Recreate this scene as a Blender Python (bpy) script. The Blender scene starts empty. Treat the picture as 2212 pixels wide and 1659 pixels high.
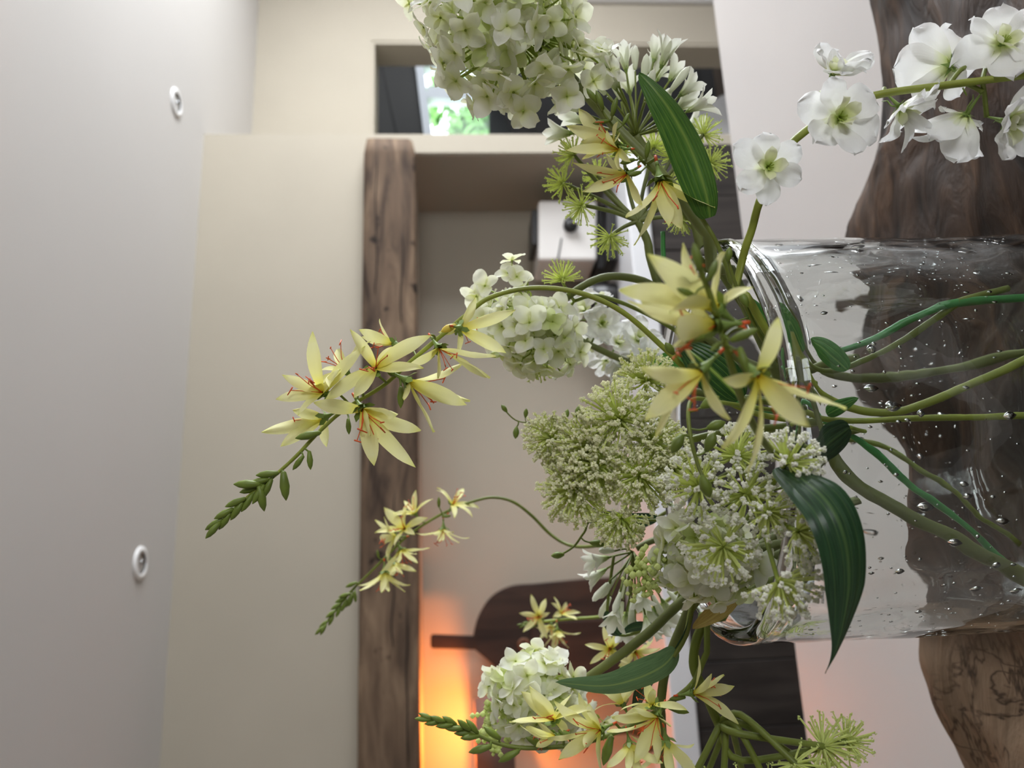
import bpy, math, random
from math import sin, cos, pi, radians, sqrt, atan2
from mathutils import Vector, Matrix, Quaternion, noise

scene = bpy.context.scene
C = scene.collection

# ------------------------------------------------------------------ camera
FPX = 1662.0                       # focal length in pixels of the 2212 x 1659 frame
CAM = Vector((0.0, 0.0, 1.49))
_yaw, _pitch, _roll = radians(14.8), radians(4.0), radians(1.3)
FWD = Vector((sin(_yaw) * cos(_pitch), cos(_yaw) * cos(_pitch), -sin(_pitch)))
_r0 = Vector((cos(_yaw), -sin(_yaw), 0)); _u0 = _r0.cross(FWD)
UP = _u0 * cos(_roll) + _r0 * sin(_roll)
RT = _r0 * cos(_roll) - _u0 * sin(_roll)
cam_data = bpy.data.cameras.new('camera')
cam = bpy.data.objects.new('camera', cam_data); C.objects.link(cam)
# the phone was held sideways: picture-right is down, picture-up is right
cam.matrix_world = Matrix((( -UP.x, RT.x, -FWD.x, CAM.x), (-UP.y, RT.y, -FWD.y, CAM.y), (-UP.z, RT.z, -FWD.z, CAM.z), (0, 0, 0, 1)))
cam_data.sensor_fit = 'HORIZONTAL'; cam_data.sensor_width = 36.0
cam_data.lens = 36.0 * FPX / 2212.0
cam_data.clip_start = 0.02; cam_data.clip_end = 100
cam_data.dof.use_dof = True
cam_data.dof.focus_distance = 0.385
cam_data.dof.aperture_fstop = 10.0
scene.camera = cam

# ------------------------------------------------------------------ world and daylight
world = bpy.data.worlds.new('world'); scene.world = world; world.use_nodes = True
wb = world.node_tree.nodes['Background']
wb.inputs[0].default_value = (0.86, 0.93, 1.0, 1); wb.inputs[1].default_value = 3.2

def window_light(name, loc, target, sx, sy, power, col):
    l = bpy.data.lights.new(name, 'AREA'); l.shape = 'RECTANGLE'; l.size = sx; l.size_y = sy
    l.energy = power; l.color = col
    o = bpy.data.objects.new(name, l); C.objects.link(o); o.location = loc
    d = Vector(target) - Vector(loc)
    o.rotation_euler = d.to_track_quat('-Z', 'Y').to_euler()
    return o
# daylight coming in at the window of the wall on the right and the one behind the camera
window_light('window_right_offscreen', (3.12, 1.35, 1.55), (2.0, 1.35, 1.50), 1.8, 1.25, 95, (0.93, 0.96, 1.0))
window_light('window_rear_offscreen', (1.50, -2.72, 1.55), (1.50, -1.0, 1.50), 1.3, 1.35, 24, (1.0, 0.98, 0.95))

scene.view_settings.view_transform = 'Standard'
scene.view_settings.look = 'None'
scene.view_settings.gamma = 1.0
scene.view_settings.use_curve_mapping = False
scene.view_settings.exposure = 0.62
scene.cycles.use_denoising = True
scene.cycles.max_bounces = 14
scene.cycles.transmission_bounces = 12
scene.cycles.transparent_max_bounces = 24
scene.cycles.sample_clamp_indirect = 6.0

# ------------------------------------------------------------------ where a picture point lies in the room
def ray(x, y): return FWD + RT * ((829.5 - y) / FPX) - UP * ((x - 1106.0) / FPX)
def at(x, y, d): return CAM + ray(x, y) * d
def on_y(x, y, Y):
    v = ray(x, y); return CAM + v * ((Y - CAM.y) / v.y)
def on_z(x, y, z):
    v = ray(x, y); return CAM + v * ((z - CAM.z) / v.z)
def vdir(ax, ay, ad): return (-UP * ax - RT * ay + FWD * ad).normalized()

# ------------------------------------------------------------------ materials
def nm(name):
    m = bpy.data.materials.new(name); m.use_nodes = True
    nt = m.node_tree; nt.nodes.clear()
    out = nt.nodes.new('ShaderNodeOutputMaterial')
    return m, nt, out
def node(nt, t, **kw):
    n = nt.nodes.new(t)
    for k, v in kw.items(): setattr(n, k, v)
    return n
def ramp(nt, stops, interp='LINEAR'):
    r = node(nt, 'ShaderNodeValToRGB'); r.color_ramp.interpolation = interp
    e = r.color_ramp.elements
    while len(e) < len(stops): e.new(0.5)
    for k, (p, c) in enumerate(stops): e[k].position = p; e[k].color = (c[0], c[1], c[2], 1)
    return r
def srgb(r, g, b):
    f = lambda c: (c / 255.0 / 12.92) if c / 255.0 <= 0.04045 else ((c / 255.0 + 0.055) / 1.055) ** 2.4
    return (f(r), f(g), f(b))
def bump(nt, height, strength, dist):
    b = node(nt, 'ShaderNodeBump'); b.inputs['Strength'].default_value = strength; b.inputs['Distance'].default_value = dist
    nt.links.new(height, b.inputs['Height']); return b.outputs[0]

def plain(name, col, rough=0.5, metal=0.0, var=0.06, scale=8.0, bmp=0.0, spec=0.5):
    m, nt, out = nm(name)
    p = node(nt, 'ShaderNodeBsdfPrincipled'); p.inputs['Roughness'].default_value = rough
    p.inputs['Metallic'].default_value = metal; p.inputs['Specular IOR Level'].default_value = spec
    tc = node(nt, 'ShaderNodeTexCoord'); nz = node(nt, 'ShaderNodeTexNoise')
    nz.inputs['Scale'].default_value = scale; nz.inputs['Detail'].default_value = 4
    nt.links.new(tc.outputs['Object'], nz.inputs['Vector'])
    r = ramp(nt, [(0.3, tuple(c * (1 - var) for c in col)), (0.7, tuple(min(1, c * (1 + var)) for c in col))])
    nt.links.new(nz.outputs['Fac'], r.inputs[0]); nt.links.new(r.outputs[0], p.inputs['Base Color'])
    if bmp: nt.links.new(bump(nt, nz.outputs['Fac'], bmp, 0.01), p.inputs['Normal'])
    nt.links.new(p.outputs[0], out.inputs[0]); return m

def wood(name, cols, scale=(1, 1, 1), rough=0.6, nscale=6.0, bmp=0.4, rings=0.0, holes=0.0, crack=0.0, dist=0.004):
    """Grain stretched along one axis by scale; cols = dark, mid, light."""
    m, nt, out = nm(name)
    p = node(nt, 'ShaderNodeBsdfPrincipled'); p.inputs['Roughness'].default_value = rough
    p.inputs['Specular IOR Level'].default_value = 0.3
    tc = node(nt, 'ShaderNodeTexCoord'); mp = node(nt, 'ShaderNodeMapping'); mp.inputs['Scale'].default_value = scale
    nt.links.new(tc.outputs['Object'], mp.inputs[0])
    a = node(nt, 'ShaderNodeTexNoise'); a.inputs['Scale'].default_value = nscale; a.inputs['Detail'].default_value = 8; a.inputs['Distortion'].default_value = 0.6
    b = node(nt, 'ShaderNodeTexNoise'); b.inputs['Scale'].default_value = nscale * 0.35; b.inputs['Detail'].default_value = 3
    nt.links.new(mp.outputs[0], a.inputs[0]); nt.links.new(tc.outputs['Object'], b.inputs[0])
    mix = node(nt, 'ShaderNodeMath', operation='MULTIPLY_ADD'); mix.inputs[1].default_value = 0.65
    sc = node(nt, 'ShaderNodeMath', operation='MULTIPLY'); sc.inputs[1].default_value = 0.35
    nt.links.new(b.outputs['Fac'], sc.inputs[0]); nt.links.new(a.outputs['Fac'], mix.inputs[0]); nt.links.new(sc.outputs[0], mix.inputs[2])
    r = ramp(nt, [(0.34, cols[0]), (0.5, cols[1]), (0.68, cols[2])])
    nt.links.new(mix.outputs[0], r.inputs[0])
    colour, height = r.outputs[0], mix.outputs[0]
    if holes:
        v = node(nt, 'ShaderNodeTexNoise'); v.inputs['Scale'].default_value = holes; v.inputs['Detail'].default_value = 3
        nt.links.new(tc.outputs['Object'], v.inputs[0])
        hr = ramp(nt, [(0.30, (0.12, 0.10, 0.08)), (0.37, (1, 1, 1))]); nt.links.new(v.outputs['Fac'], hr.inputs[0])
        mm = node(nt, 'ShaderNodeMix', data_type='RGBA', blend_type='MULTIPLY'); mm.inputs[0].default_value = 1
        nt.links.new(colour, mm.inputs[6]); nt.links.new(hr.outputs[0], mm.inputs[7]); colour = mm.outputs[2]
    if crack:
        fac = None
        for scl in ((crack * .35, crack * 1.1, 8), (crack * 1.0, crack * .35, 8)):
            mpk = node(nt, 'ShaderNodeMapping'); mpk.inputs['Scale'].default_value = scl; nt.links.new(tc.outputs['Object'], mpk.inputs[0])
            nk = node(nt, 'ShaderNodeTexNoise'); nk.inputs['Scale'].default_value = 1.0; nk.inputs['Detail'].default_value = 4; nk.inputs['Distortion'].default_value = 0.1
            nt.links.new(mpk.outputs[0], nk.inputs[0])
            sb = node(nt, 'ShaderNodeMath', operation='SUBTRACT'); sb.inputs[1].default_value = 0.5; nt.links.new(nk.outputs['Fac'], sb.inputs[0])
            ab = node(nt, 'ShaderNodeMath', operation='ABSOLUTE'); nt.links.new(sb.outputs[0], ab.inputs[0])
            if fac is None: fac = ab.outputs[0]
            else:
                mn = node(nt, 'ShaderNodeMath', operation='MINIMUM'); nt.links.new(fac, mn.inputs[0]); nt.links.new(ab.outputs[0], mn.inputs[1]); fac = mn.outputs[0]
        cr = ramp(nt, [(0.0, (0.12, 0.10, 0.09)), (0.008, (0.4, 0.37, 0.35)), (0.022, (1, 1, 1))]); nt.links.new(fac, cr.inputs[0])
        # the cracked, weathered end of the piece lies towards negative x
        sep = node(nt, 'ShaderNodeSeparateXYZ'); nt.links.new(tc.outputs['Object'], sep.inputs[0])
        mr = node(nt, 'ShaderNodeMapRange'); mr.inputs[1].default_value = -0.035; mr.inputs[2].default_value = -0.075
        nt.links.new(sep.outputs[0], mr.inputs[0])
        im = node(nt, 'ShaderNodeTexNoise'); im.inputs['Scale'].default_value = 16; im.inputs['Detail'].default_value = 2; nt.links.new(tc.outputs['Object'], im.inputs[0])
        imr = ramp(nt, [(0.42, (0.0, 0.0, 0.0)), (0.58, (0.9, 0.9, 0.9))]); nt.links.new(im.outputs['Fac'], imr.inputs[0])
        imm = node(nt, 'ShaderNodeMath', operation='MULTIPLY'); nt.links.new(imr.outputs[0], imm.inputs[0]); nt.links.new(mr.outputs[0], imm.inputs[1])
        lt = node(nt, 'ShaderNodeMix', data_type='RGBA', blend_type='MIX')
        ml = node(nt, 'ShaderNodeMath', operation='MULTIPLY'); ml.inputs[1].default_value = 0.5
        nt.links.new(mr.outputs[0], ml.inputs[0]); nt.links.new(ml.outputs[0], lt.inputs[0])
        pale = node(nt, 'ShaderNodeMix', data_type='RGBA', blend_type='MULTIPLY'); pale.inputs[0].default_value = 1
        pale.inputs[7].default_value = (*srgb(168, 142, 116), 1)
        pale.inputs[0].default_value = 0.0; pale.inputs[6].default_value = (*srgb(168, 142, 116), 1)
        nt.links.new(colour, lt.inputs[6]); nt.links.new(pale.outputs[2], lt.inputs[7]); colour = lt.outputs[2]
        mm = node(nt, 'ShaderNodeMix', data_type='RGBA', blend_type='MULTIPLY')
        nt.links.new(imm.outputs[0], mm.inputs[0]); nt.links.new(colour, mm.inputs[6]); nt.links.new(cr.outputs[0], mm.inputs[7]); colour = mm.outputs[2]
    nt.links.new(colour, p.inputs['Base Color'])
    nt.links.new(bump(nt, height, bmp, dist), p.inputs['Normal'])
    nt.links.new(p.outputs[0], out.inputs[0]); return m

def petal_mat(name, stops, trans=0.35, tcol=None, rough=0.5):
    """Colour runs along the petal (UV u: 0 base, 1 tip); thin sheet that lets light through."""
    m, nt, out = nm(name)
    uv = node(nt, 'ShaderNodeUVMap'); sp = node(nt, 'ShaderNodeSeparateXYZ'); nt.links.new(uv.outputs[0], sp.inputs[0])
    r = ramp(nt, stops); nt.links.new(sp.outputs[0], r.inputs[0])
    p = node(nt, 'ShaderNodeBsdfPrincipled'); p.inputs['Roughness'].default_value = rough; p.inputs['Specular IOR Level'].default_value = 0.25
    wv = node(nt, 'ShaderNodeTexNoise'); wv.inputs['Scale'].default_value = 1.0; wv.inputs['Detail'].default_value = 2
    mp = node(nt, 'ShaderNodeMapping'); mp.inputs['Scale'].default_value = (2.0, 22.0, 1.0)
    nt.links.new(uv.outputs[0], mp.inputs[0]); nt.links.new(mp.outputs[0], wv.inputs[0])
    nt.links.new(bump(nt, wv.outputs['Fac'], 0.12, 0.002), p.inputs['Normal'])
    t = node(nt, 'ShaderNodeBsdfTranslucent')
    nt.links.new(r.outputs[0], p.inputs['Base Color'])
    if tcol:
        mx = node(nt, 'ShaderNodeMix', data_type='RGBA', blend_type='MULTIPLY'); mx.inputs[0].default_value = 1
        mx.inputs[7].default_value = (*tcol, 1); nt.links.new(r.outputs[0], mx.inputs[6]); nt.links.new(mx.outputs[2], t.inputs[0])
    else: nt.links.new(r.outputs[0], t.inputs[0])
    ms = node(nt, 'ShaderNodeMixShader'); ms.inputs[0].default_value = trans
    nt.links.new(p.outputs[0], ms.inputs[1]); nt.links.new(t.outputs[0], ms.inputs[2]); nt.links.new(ms.outputs[0], out.inputs[0])
    return m

def leaf_mat(name, base, vein, edge, rough=0.42, trans=0.15, nveins=9.0, vein_w=0.10, spec=0.4):
    """Parallel veins (UV v across the blade, 0..1)."""
    m, nt, out = nm(name)
    uv = node(nt, 'ShaderNodeUVMap'); sp = node(nt, 'ShaderNodeSeparateXYZ'); nt.links.new(uv.outputs[0], sp.inputs[0])
    ml = node(nt, 'ShaderNodeMath', operation='MULTIPLY'); ml.inputs[1].default_value = nveins; nt.links.new(sp.outputs[1], ml.inputs[0])
    fr = node(nt, 'ShaderNodeMath', operation='PINGPONG'); fr.inputs[1].default_value = 0.5; nt.links.new(ml.outputs[0], fr.inputs[0])
    vr = ramp(nt, [(0.0, (1, 1, 1)), (vein_w, (0, 0, 0))]); nt.links.new(fr.outputs[0], vr.inputs[0])
    nz = node(nt, 'ShaderNodeTexNoise'); nz.inputs['Scale'].default_value = 5; nz.inputs['Detail'].default_value = 5
    mp = node(nt, 'ShaderNodeMapping'); mp.inputs['Scale'].default_value = (1.5, 6, 1); nt.links.new(uv.outputs[0], mp.inputs[0]); nt.links.new(mp.outputs[0], nz.inputs[0])
    cr = ramp(nt, [(0.35, edge), (0.62, base)]); nt.links.new(nz.outputs['Fac'], cr.inputs[0])
    mk = node(nt, 'ShaderNodeMath', operation='MULTIPLY'); mk.inputs[1].default_value = 0.55; nt.links.new(vr.outputs[0], mk.inputs[0])
    mx = node(nt, 'ShaderNodeMix', data_type='RGBA'); nt.links.new(mk.outputs[0], mx.inputs[0]); nt.links.new(cr.outputs[0], mx.inputs[6]); mx.inputs[7].default_value = (*vein, 1)
    # midrib
    mc = node(nt, 'ShaderNodeMath', operation='SUBTRACT'); mc.inputs[1].default_value = 0.5; nt.links.new(sp.outputs[1], mc.inputs[0])
    ab = node(nt, 'ShaderNodeMath', operation='ABSOLUTE'); nt.links.new(mc.outputs[0], ab.inputs[0])
    mr = ramp(nt, [(0.02, (0.8, 0.8, 0.8)), (0.05, (0, 0, 0))]); nt.links.new(ab.outputs[0], mr.inputs[0])
    m2 = node(nt, 'ShaderNodeMix', data_type='RGBA'); nt.links.new(mr.outputs[0], m2.inputs[0]); nt.links.new(mx.outputs[2], m2.inputs[6]); m2.inputs[7].default_value = (*vein, 1)
    p = node(nt, 'ShaderNodeBsdfPrincipled'); p.inputs['Roughness'].default_value = rough; p.inputs['Specular IOR Level'].default_value = spec
    nt.links.new(m2.outputs[2], p.inputs['Base Color']); nt.links.new(bump(nt, fr.outputs[0], 0.35, 0.0015), p.inputs['Normal'])
    t = node(nt, 'ShaderNodeBsdfTranslucent'); nt.links.new(m2.outputs[2], t.inputs[0])
    ms = node(nt, 'ShaderNodeMixShader'); ms.inputs[0].default_value = trans
    nt.links.new(p.outputs[0], ms.inputs[1]); nt.links.new(t.outputs[0], ms.inputs[2]); nt.links.new(ms.outputs[0], out.inputs[0])
    return m

def thin_glass(name):
    """Vase wall: light passes straight, the surface mirrors by Fresnel, faint ripples."""
    m, nt, out = nm(name)
    fr = node(nt, 'ShaderNodeFresnel')
    ge = node(nt, 'ShaderNodeNewGeometry'); ri = node(nt, 'ShaderNodeMapRange')      # same reflectance from either side of the thin sheet
    ri.inputs[3].default_value = 1.5; ri.inputs[4].default_value = 1 / 1.5
    nt.links.new(ge.outputs['Backfacing'], ri.inputs[0]); nt.links.new(ri.outputs[0], fr.inputs[0])
    tr = node(nt, 'ShaderNodeBsdfTransparent'); tr.inputs[0].default_value = (0.955, 0.965, 0.96, 1)
    gl = node(nt, 'ShaderNodeBsdfGlossy'); gl.inputs['Roughness'].default_value = 0.02
    tc = node(nt, 'ShaderNodeTexCoord'); nz = node(nt, 'ShaderNodeTexNoise'); nz.inputs['Scale'].default_value = 14; nz.inputs['Detail'].default_value = 3
    mp = node(nt, 'ShaderNodeMapping'); mp.inputs['Scale'].default_value = (1, 1, 0.35)
    nt.links.new(tc.outputs['Object'], mp.inputs[0]); nt.links.new(mp.outputs[0], nz.inputs[0])
    b = bump(nt, nz.outputs['Fac'], 0.30, 0.02)
    nt.links.new(b, gl.inputs['Normal']); nt.links.new(b, fr.inputs['Normal'])
    ms = node(nt, 'ShaderNodeMixShader'); nt.links.new(fr.outputs[0], ms.inputs[0]); nt.links.new(tr.outputs[0], ms.inputs[1]); nt.links.new(gl.outputs[0], ms.inputs[2])
    nt.links.new(ms.outputs[0], out.inputs[0]); return m
def solid_glass(name, ior=1.48, col=(0.97, 0.985, 0.98)):
    m, nt, out = nm(name)
    g = node(nt, 'ShaderNodeBsdfGlass'); g.inputs['IOR'].default_value = ior; g.inputs['Roughness'].default_value = 0.0; g.inputs[0].default_value = (*col, 1)
    nt.links.new(g.outputs[0], out.inputs[0]); return m
def emit(name, col, s):
    m, nt, out = nm(name)
    e = node(nt, 'ShaderNodeEmission'); e.inputs[0].default_value = (*col, 1); e.inputs[1].default_value = s
    nt.links.new(e.outputs[0], out.inputs[0]); return m

def soft(name, col, var=0.08, trans=0.4):
    """Thin plant fibre: diffuse with light passing through."""
    m, nt, out = nm(name)
    tc = node(nt, 'ShaderNodeTexCoord'); nz = node(nt, 'ShaderNodeTexNoise'); nz.inputs['Scale'].default_value = 3; nt.links.new(tc.outputs['Object'], nz.inputs[0])
    r = ramp(nt, [(0.3, tuple(c * (1 - var) for c in col)), (0.7, tuple(min(1, c * (1 + var)) for c in col))]); nt.links.new(nz.outputs['Fac'], r.inputs[0])
    d = node(nt, 'ShaderNodeBsdfDiffuse'); t = node(nt, 'ShaderNodeBsdfTranslucent'); nt.links.new(r.outputs[0], d.inputs[0]); nt.links.new(r.outputs[0], t.inputs[0])
    ms = node(nt, 'ShaderNodeMixShader'); ms.inputs[0].default_value = trans; nt.links.new(d.outputs[0], ms.inputs[1]); nt.links.new(t.outputs[0], ms.inputs[2])
    nt.links.new(ms.outputs[0], out.inputs[0]); return m

M = {}
M['wall_rear'] = plain('rear_panelling', srgb(92, 80, 70), 0.8, var=0.1, scale=3)
M['wall'] = plain('wall_plaster', srgb(170, 162, 147), 0.9, var=0.025, scale=3, bmp=0.05)
M['ceiling'] = plain('ceiling_paint', srgb(188, 184, 179), 0.92, var=0.015, scale=2)
M['floor'] = wood('floor_boards', (srgb(66, 56, 48), srgb(88, 76, 66), srgb(104, 92, 80)), (1, 8, 1), 0.5, 4, 0.1)
M['dark_room'] = plain('dark_grey_paint', srgb(74, 72, 70), 0.85, var=0.05, scale=2)
M['black_room'] = plain('blackened_timber', srgb(34, 30, 28), 0.75, var=0.2, scale=3)
M['frame_white'] = plain('white_frame_paint', srgb(222, 224, 228), 0.35, var=0.01)
M['beam'] = wood('old_beam_oak', (srgb(46, 34, 26), srgb(96, 78, 62), srgb(138, 116, 94)), (1.0, 6.0, 6.0), 0.8, 4.2, 0.8, holes=14, dist=0.006)
M['beam_crack'] = plain('crack_dark', srgb(34, 24, 18), 0.9)
M['drift'] = wood('driftwood', (srgb(24, 17, 13), srgb(60, 43, 32), srgb(102, 77, 58)), (2.2, 7.0, 3.0), 0.6, 6.0, 0.9, holes=7.5, crack=38, dist=0.012)
M['island'] = plain('island_white_lacquer', srgb(224, 220, 219), 0.28, var=0.012, scale=5)
M['counter'] = plain('worktop_white', srgb(222, 223, 226), 0.3, var=0.01)
M['cabinet'] = wood('dark_cabinet_oak', (srgb(36, 32, 30), srgb(54, 49, 46), srgb(70, 64, 60)), (6, 6, 0.8), 0.65, 4, 0.25)
M['board'] = wood('walnut_board', (srgb(30, 20, 15), srgb(46, 32, 24), srgb(66, 47, 36)), (5, 5, 0.7), 0.5, 5, 0.2)
M['board_light'] = wood('board_inner', (srgb(70, 46, 32), srgb(100, 72, 54), srgb(120, 90, 70)), (5, 5, 0.7), 0.5, 5, 0.2)
M['machine'] = plain('cream_enamel', srgb(222, 218, 214), 0.3, var=0.01)
M['plastic'] = plain('dark_plastic', srgb(30, 29, 30), 0.35)
M['chrome'] = plain('chrome', srgb(200, 202, 205), 0.12, 1.0, var=0.01)
M['shade'] = plain('lamp_shade_card', srgb(120, 100, 92), 0.8)
M['brass'] = plain('aged_brass', srgb(120, 90, 60), 0.4, 0.8)
M['bulb'] = emit('warm_bulb', (1.0, 0.28, 0.05), 16)
M['glass'] = thin_glass('vase_wall_glass')
M['glass_solid'] = solid_glass('vase_solid_glass')
M['glass_bub'] = solid_glass('vase_bubble_air', 0.68, (1, 1, 1))
M['pane'] = thin_glass('window_pane_glass')
M['light_rim'] = plain('downlight_white_rim', srgb(226, 225, 224), 0.35, var=0.01)
M['reflector'] = plain('downlight_reflector', srgb(36, 36, 30), 0.3, 0.3)
M['hedge'] = plain('garden_leaves', srgb(120, 175, 90), 0.6, var=0.3, scale=3)
M['yellow'] = petal_mat('yellow_petal', [(0.0, srgb(240, 224, 62)), (0.12, srgb(241, 235, 116)), (0.32, srgb(242, 240, 164)), (0.8, srgb(245, 243, 186)), (1.0, srgb(238, 239, 146))], 0.36)
M['hyd'] = petal_mat('hydrangea_petal', [(0.0, srgb(214, 222, 140)), (0.18, srgb(238, 241, 208)), (0.5, srgb(247, 248, 240)), (1.0, srgb(251, 251, 250))], 0.5, (1.0, 1.0, 0.80))
M['hyd_green'] = petal_mat('hydrangea_green_petal', [(0.0, srgb(190, 205, 110)), (0.5, srgb(222, 232, 168)), (1.0, srgb(236, 241, 200))], 0.4)
M['delph'] = petal_mat('delphinium_petal', [(0.0, srgb(212, 226, 130)), (0.12, srgb(236, 241, 200)), (0.3, srgb(250, 250, 246)), (1.0, srgb(253, 253, 254))], 0.30)
M['delph_in'] = petal_mat('delphinium_inner_petal', [(0.0, srgb(170, 198, 80)), (0.4, srgb(234, 240, 180)), (1.0, srgb(248, 249, 228))], 0.35)
M['agap'] = petal_mat('agapanthus_petal', [(0.0, srgb(190, 205, 130)), (0.3, srgb(232, 236, 215)), (1.0, srgb(248, 247, 240))], 0.35)
M['stem'] = plain('stem_green', srgb(112, 124, 48), 0.5, var=0.18, scale=60)
M['stem_lime'] = plain('stem_lime', srgb(138, 148, 52), 0.5, var=0.18, scale=60)
M['stem_olive'] = plain('stem_olive', srgb(104, 112, 58), 0.55, var=0.2, scale=50)
M['stem_bright'] = plain('stem_bright_green', srgb(150, 168, 66), 0.45, var=0.15, scale=60)
M['stem_emerald'] = plain('stem_emerald', srgb(70, 142, 76), 0.4, var=0.15, scale=60)
M['stem_dark'] = plain('stem_dark', srgb(62, 66, 46), 0.6, var=0.2, scale=50)
M['bud'] = plain('bud_green', srgb(108, 126, 46), 0.5, var=0.2, scale=90)
M['bud_yellow'] = plain('bud_yellow', srgb(216, 190, 70), 0.5, var=0.1, scale=90)
M['calyx'] = plain('calyx_green', srgb(122, 146, 70), 0.5, var=0.15, scale=90)
M['stamen'] = plain('stamen_orange', srgb(222, 92, 40), 0.5, var=0.12, scale=90)
M['floret_stalk'] = soft('umbel_stalk', srgb(232, 240, 160))
M['floret'] = soft('umbel_white_floret', srgb(254, 254, 244), 0.03)
M['floret_green'] = soft('umbel_green_floret', srgb(228, 238, 165))
M['floret_cream'] = soft('umbel_cream_floret', srgb(250, 250, 222), 0.04)
M['leaf_dark'] = leaf_mat('leaf_dark_green', srgb(48, 80, 50), srgb(78, 106, 60), srgb(30, 56, 36), 0.38, 0.10, nveins=5)
M['leaf_mid'] = leaf_mat('leaf_mid_green', srgb(74, 112, 38), srgb(116, 142, 62), srgb(44, 84, 30), 0.45, 0.15)
M['leaf_matte'] = leaf_mat('leaf_matte_green', srgb(108, 140, 92), srgb(142, 166, 96), srgb(88, 120, 78), 0.6, 0.12, nveins=2, vein_w=0.02)
M['leaf_vein'] = leaf_mat('leaf_veined', srgb(46, 84, 34), srgb(150, 178, 80), srgb(30, 62, 26), 0.4, 0.10, vein_w=0.06)
M['leaf_yellow'] = leaf_mat('leaf_yellowed', srgb(190, 166, 86), srgb(206, 186, 110), srgb(164, 138, 70), 0.5, 0.2)
M['leaf_bright'] = leaf_mat('leaf_bright_green', srgb(84, 146, 66), srgb(130, 176, 92), srgb(60, 120, 52), 0.45, 0.15, nveins=4)

# ------------------------------------------------------------------ mesh helpers
class MB:
    def __init__(self): self.v, self.f, self.mi, self.uv = [], [], [], {}
    def add(self, verts, faces, mat=0, uvs=None):
        o = len(self.v); self.v += [Vector(p) for p in verts]
        for f in faces:
            self.f.append([i + o for i in f]); self.mi.append(mat)
        if uvs:
            for k, u in enumerate(uvs): self.uv[o + k] = u
        return self
    def box(self, x0, x1, y0, y1, z0, z1, mat=0):
        v = [(x, y, z) for z in (z0, z1) for y in (y0, y1) for x in (x0, x1)]
        return self.add(v, [(0, 2, 3, 1), (4, 5, 7, 6), (0, 1, 5, 4), (2, 6, 7, 3), (0, 4, 6, 2), (1, 3, 7, 5)], mat)
    def tube(self, pts, rad, seg=7, mat=0, cap=True):
        pts = [Vector(p) for p in pts]; n = len(pts)
        if not isinstance(rad, (list, tuple)): rad = [rad] * n
        t = [(pts[min(i + 1, n - 1)] - pts[max(i - 1, 0)]).normalized() for i in range(n)]
        a = t[0].orthogonal().normalized(); vs = []
        for i in range(n):
            a = (a - t[i] * a.dot(t[i]))
            a = a.normalized() if a.length > 1e-9 else t[i].orthogonal().normalized()
            b = t[i].cross(a)
            for k in range(seg):
                w = 2 * pi * k / seg; vs.append(pts[i] + (a * cos(w) + b * sin(w)) * rad[i])
        fs = [(i * seg + k, i * seg + (k + 1) % seg, (i + 1) * seg + (k + 1) % seg, (i + 1) * seg + k) for i in range(n - 1) for k in range(seg)]
        if cap: fs += [tuple(range(seg - 1, -1, -1)), tuple((n - 1) * seg + k for k in range(seg))]
        return self.add(vs, fs, mat)
    def lathe(self, prof, seg=48, mat=0, closed=False, origin=(0, 0, 0), axis=None):
        o = Vector(origin); q = Vector((0, 0, 1)).rotation_difference(Vector(axis)) if axis is not None else None
        vs = []
        for (r, z) in prof:
            for k in range(seg):
                w = 2 * pi * k / seg; p = Vector((r * cos(w), r * sin(w), z))
                vs.append(o + (q @ p if q else p))
        n = len(prof); rng = n if closed else n - 1
        fs = [(i * seg + k, i * seg + (k + 1) % seg, ((i + 1) % n) * seg + (k + 1) % seg, ((i + 1) % n) * seg + k) for i in range(rng) for k in range(seg)]
        return self.add(vs, fs, mat)
    def blob(self, c, r, seg=6, rings=4, mat=0, axis=None, length=None, power=1.0):
        """Spindle or ball: length along axis, radius r."""
        L = length or 2 * r; prof = []
        for i in range(rings + 1):
            t = i / rings; prof.append((max(1e-5, r * sin(pi * t) ** power), (t - 0.5) * L))
        return self.lathe(prof, seg, mat, origin=c, axis=axis)
    def build(self, name, mats, parent=None, smooth=True, mesh_only=False, sharp=None):
        me = bpy.data.meshes.new(name); me.from_pydata([tuple(p) for p in self.v], [], self.f)
        if not isinstance(mats, (list, tuple)): mats = [mats]
        for m in mats: me.materials.append(m)
        for p, k in zip(me.polygons, self.mi): p.material_index = k; p.use_smooth = smooth
        if self.uv:
            ul = me.uv_layers.new(name='UVMap')
            for lp in me.loops: ul.data[lp.index].uv = self.uv.get(lp.vertex_index, (0.5, 0.5))
        me.update()
        if mesh_only: return me
        o = bpy.data.objects.new(name, me); C.objects.link(o)
        if parent: put(o, parent)
        return o
def put(o, parent):
    """Child keeps its world place: parents of meshes built in world space are plain translated Empties."""
    o.parent = parent
    if parent.type == 'EMPTY': o.matrix_parent_inverse = Matrix.Translation(-Vector(parent.location))
def inst(name, me, parent, local):
    o = bpy.data.objects.new(name, me); C.objects.link(o); o.parent = parent; o.matrix_local = local; return o
def tag(o, label=None, cat=None, group=None, kind=None):
    if label: o['label'] = label
    if cat: o['category'] = cat
    if group: o['group'] = group
    if kind: o['kind'] = kind
    return o
def thing(name, loc, label, cat, group=None):
    o = bpy.data.objects.new(name, None); C.objects.link(o); o.location = loc; o.empty_display_size = 0.02
    return tag(o, label, cat, group)
def bevel(o, w, seg=2):
    b = o.modifiers.new('bevel', 'BEVEL'); b.width = w; b.segments = seg; b.limit_method = 'ANGLE'; return o
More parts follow.
